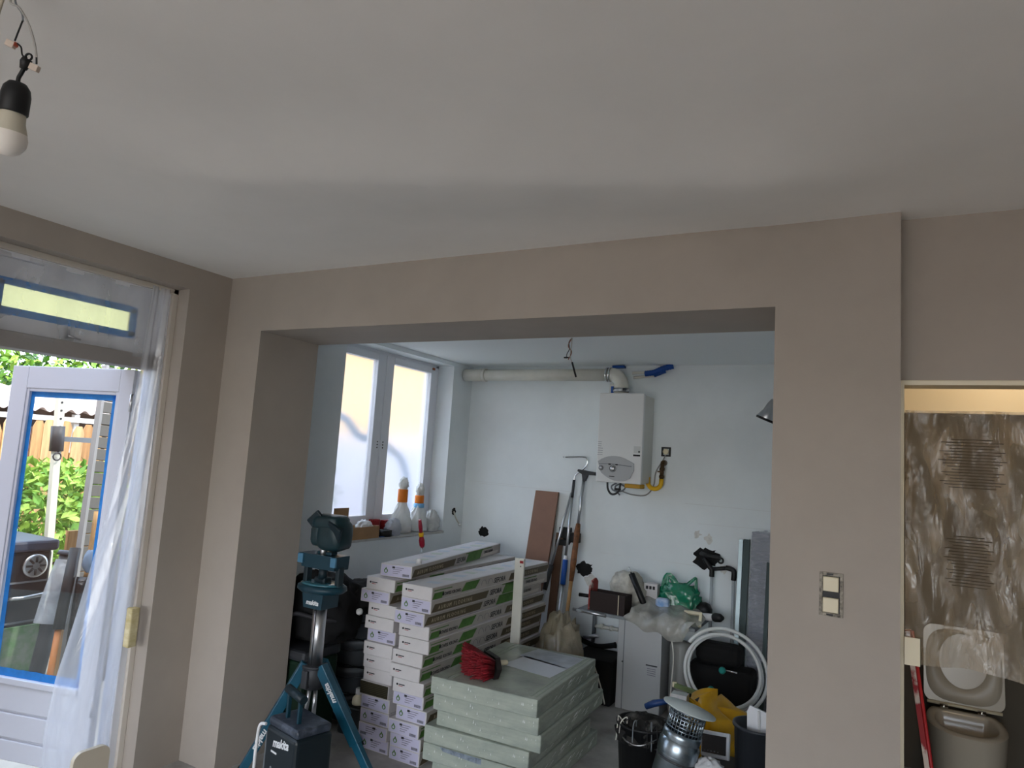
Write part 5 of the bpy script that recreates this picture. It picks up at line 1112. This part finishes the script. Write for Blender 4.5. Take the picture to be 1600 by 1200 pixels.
for yy in (yA-.03, yB_+.03):
    for xx in (-2.74, -2.47): B().tube([(xx, yy, 0), (xx, yy, max(zT-.36, .02))], .009).ob('leg', alu, cp_, w=True)

# ================================================================== TOILET ROOM
to = thing('toilet', 'beige-lit wall toilet with raised seat and lid behind the plastic sheet', 'toilet', (.405, 4.6, 0), R(0))
cx, ry = .405, 4.62
def bowl(u, v):
    a = 2*math.pi*u; t = v
    k = .80+.20*t**.8; w_ = .185*k; lb = .27*k
    c, s = math.cos(a), math.sin(a)
    y = ry + (s*lb if s < 0 else min(s*lb*1.25, .22)); x = cx + math.copysign(abs(c)**.8, c)*w_
    return Vector((x, y, .425*t))
bb = B(); bb.grid(bowl, 48, 10, wrap=True)
prof = [(1, .425), (.97, .432), (.80, .432), (.76, .42), (.70, .34), (.45, .26), (.15, .24)]
def rim(u, v):
    a = 2*math.pi*u; i = v*(len(prof)-1); k0 = min(int(i), len(prof)-2); f = i-k0; sc = prof[k0][0]+(prof[k0+1][0]-prof[k0][0])*f; z = prof[k0][1]+(prof[k0+1][1]-prof[k0][1])*f
    c, s = math.cos(a), math.sin(a); y = ry + (s*.27 if s < 0 else min(s*.27*1.25, .22))*sc; x = cx+math.copysign(abs(c)**.8, c)*.185*sc; return Vector((x, y, z))
bb.grid(rim, 48, 12, wrap=True); bb.ob('bowl', ceram, to, w=True)
ly = 4.855
lidM = Matrix.Translation((cx+.01, ly, .452)) @ Matrix.Rotation(R(-6), 4, 'X')
def lidpoly(wd, h, r_, z0=0): 
    o = []
    for sx2, sz2, a0 in ((1, 1, 0), (-1, 1, 90), (-1, -1, 180), (1, -1, 270)):
        for k in range(6): a = R(a0+90*k/5); o.append((sx2*(wd-r_)+r_*math.cos(a), 0, (h-r_ if sz2 > 0 else z0+r_)+r_*math.sin(a)))
    return o
B().prism(lidpoly(.195, .43, .05, .0), (0, .02, 0), M=lidM).ob('lid', ceram, to, w=True)
so_ = B(); ring_o = [(.185*math.copysign(abs(math.cos(a))**.55, math.cos(a)), .215+.20*math.copysign(abs(math.sin(a))**.6, math.sin(a))) for a in [2*math.pi*k/40 for k in range(40)]]; ring_i = [(.118*math.cos(a), .245+.15*math.sin(a)) for a in [2*math.pi*k/40 for k in range(40)]]
def seatf(u, v):
    k = int(round(u*40)) % 40; (xo, zo), (xi, zi) = ring_o[k], ring_i[k]; t = abs(2*v-1) if False else v
    x, z = xo+(xi-xo)*t, zo+(zi-zo)*t; return lidM @ Vector((x, -.006-.016*math.sin(math.pi*t)**.6, z))
so_.grid(seatf, 40, 8, wrap=True); so_.ob('seat', mat('seat plastic', (190, 181, 164), .35), to, w=True)
for s in (-1, 1): B().lathe([(.014, 0), (.014, .04)], 12, M=look((cx+s*.09-.02, ly-.045, .445), (1, 0, 0))).ob('hinge', chrome, to, w=True)
B().lathe([(.009, 0), (.009, .36)], 10, M=look((cx-.17, ly-.012, .452), (1, 0, 0))).ob('hinge_bar', creamp, to, w=True)
# red and white striped post
rpole = thing('striped_lath', 'red and white painted lath leaning just inside the toilet doorway', 'lath', (.13, 3.0, 0))
p0, p1 = hit(1408, 1035, 1, 2.95), hit(1437, 1200, 1, 2.95); dd = (p0-p1).normalized(); p1 = p1 - dd*(p1.z/dd.z)
p0 = p0 + dd*.12; p0.x = max(p0.x, .085)
B().tube([p1, p0], .014, 4, sq=True).ob('lath', mat('worn white paint', (206, 190, 176), .6, c2=(150, 30, 34), scale=5, stretch=(1, 1, .8), lo=.5, hi=.54), rpole, w=True)
B().tube([p1+Vector((.012, -.012, 0)), p0+Vector((.012, -.012, 0))], .006, 6).ob('red_edge', mat('red edge', (170, 36, 40), .5), rpole, w=True)
# sheet of plastic across the upper doorway
dp = thing('doorway_sheet', 'crumpled clear plastic sheet with printed lines hanging across the toilet doorway', 'plastic sheet', (.45, YT-.03, 1.1))
dsm = film('doorway film', (184, 168, 142), .62, .26, 9, .14, (1.5, 1, .5), transl=.3, lo=.42, hi=.72)
def dsh(u, v):
    x = XR+.014+(TX1-XR-.01)*u; z = 1.93-(1.93-1.112)*v
    yy = YT-.034 + .010*math.sin(u*17+v*5+2*math.sin(v*4)) + .007*math.sin(u*41-v*13) + .012*noise.noise(Vector((u*7, v*5, 1)))*min(1, v*3)
    return Vector((x, yy, z+.012*math.sin(u*8)*v))
B().grid(dsh, 90, 60).ob('sheet', dsm, dp, w=True)
B().box((XR+.012, YT-.06, 1.115), (XR+.055, YT-.055, 1.20)).ob('tape_patch', creamp, dp, w=True)
prn = mat('faint print', (64, 56, 44), .7)
for (cx_, z_, n_, w_) in ((.245, 1.835, 17, .20), (.235, 1.53, 17, .15)):
    for k in range(n_):
        ww = w_*(.6+.4*((k*37) % 10)/10); B().box((cx_-ww/2+.01, YT-.057, z_-.0095*k), (cx_+ww/2, YT-.0565, z_-.0095*k+.0024)).ob('printed_line', prn, dp, w=True)
# warm bulb inside the toilet
tlb = thing('toilet_lamp', 'small warm bulb on the toilet ceiling', 'lamp', (.55, 3.05, HK-.14)); B().lathe([(.02, .14), (.02, .07), (.014, .06)], 14).ob('holder', whitemat, tlb); B().lathe([(.001, 0), (.02, .006), (.03, .03), (.02, .06)], 16).ob('bulb', emis('warm bulb glow', (255, 196, 120), 6), tlb)
ld = bpy.data.lights.new('toilet_light', 'POINT'); ld.energy = 5; ld.color = (1, .78, .52); ld.shadow_soft_size = .05
lo_ = bpy.data.objects.new('toilet_light', ld); COL.objects.link(lo_); lo_.location = (.55, 3.05, HK-.19)
tag(B().box((XR-.01, YB+TB, HK), (1.35, 5.1, HK+.1)).ob('ceiling_toilet', kceil), 'ceiling of the small toilet room', 'ceiling', kind=S)
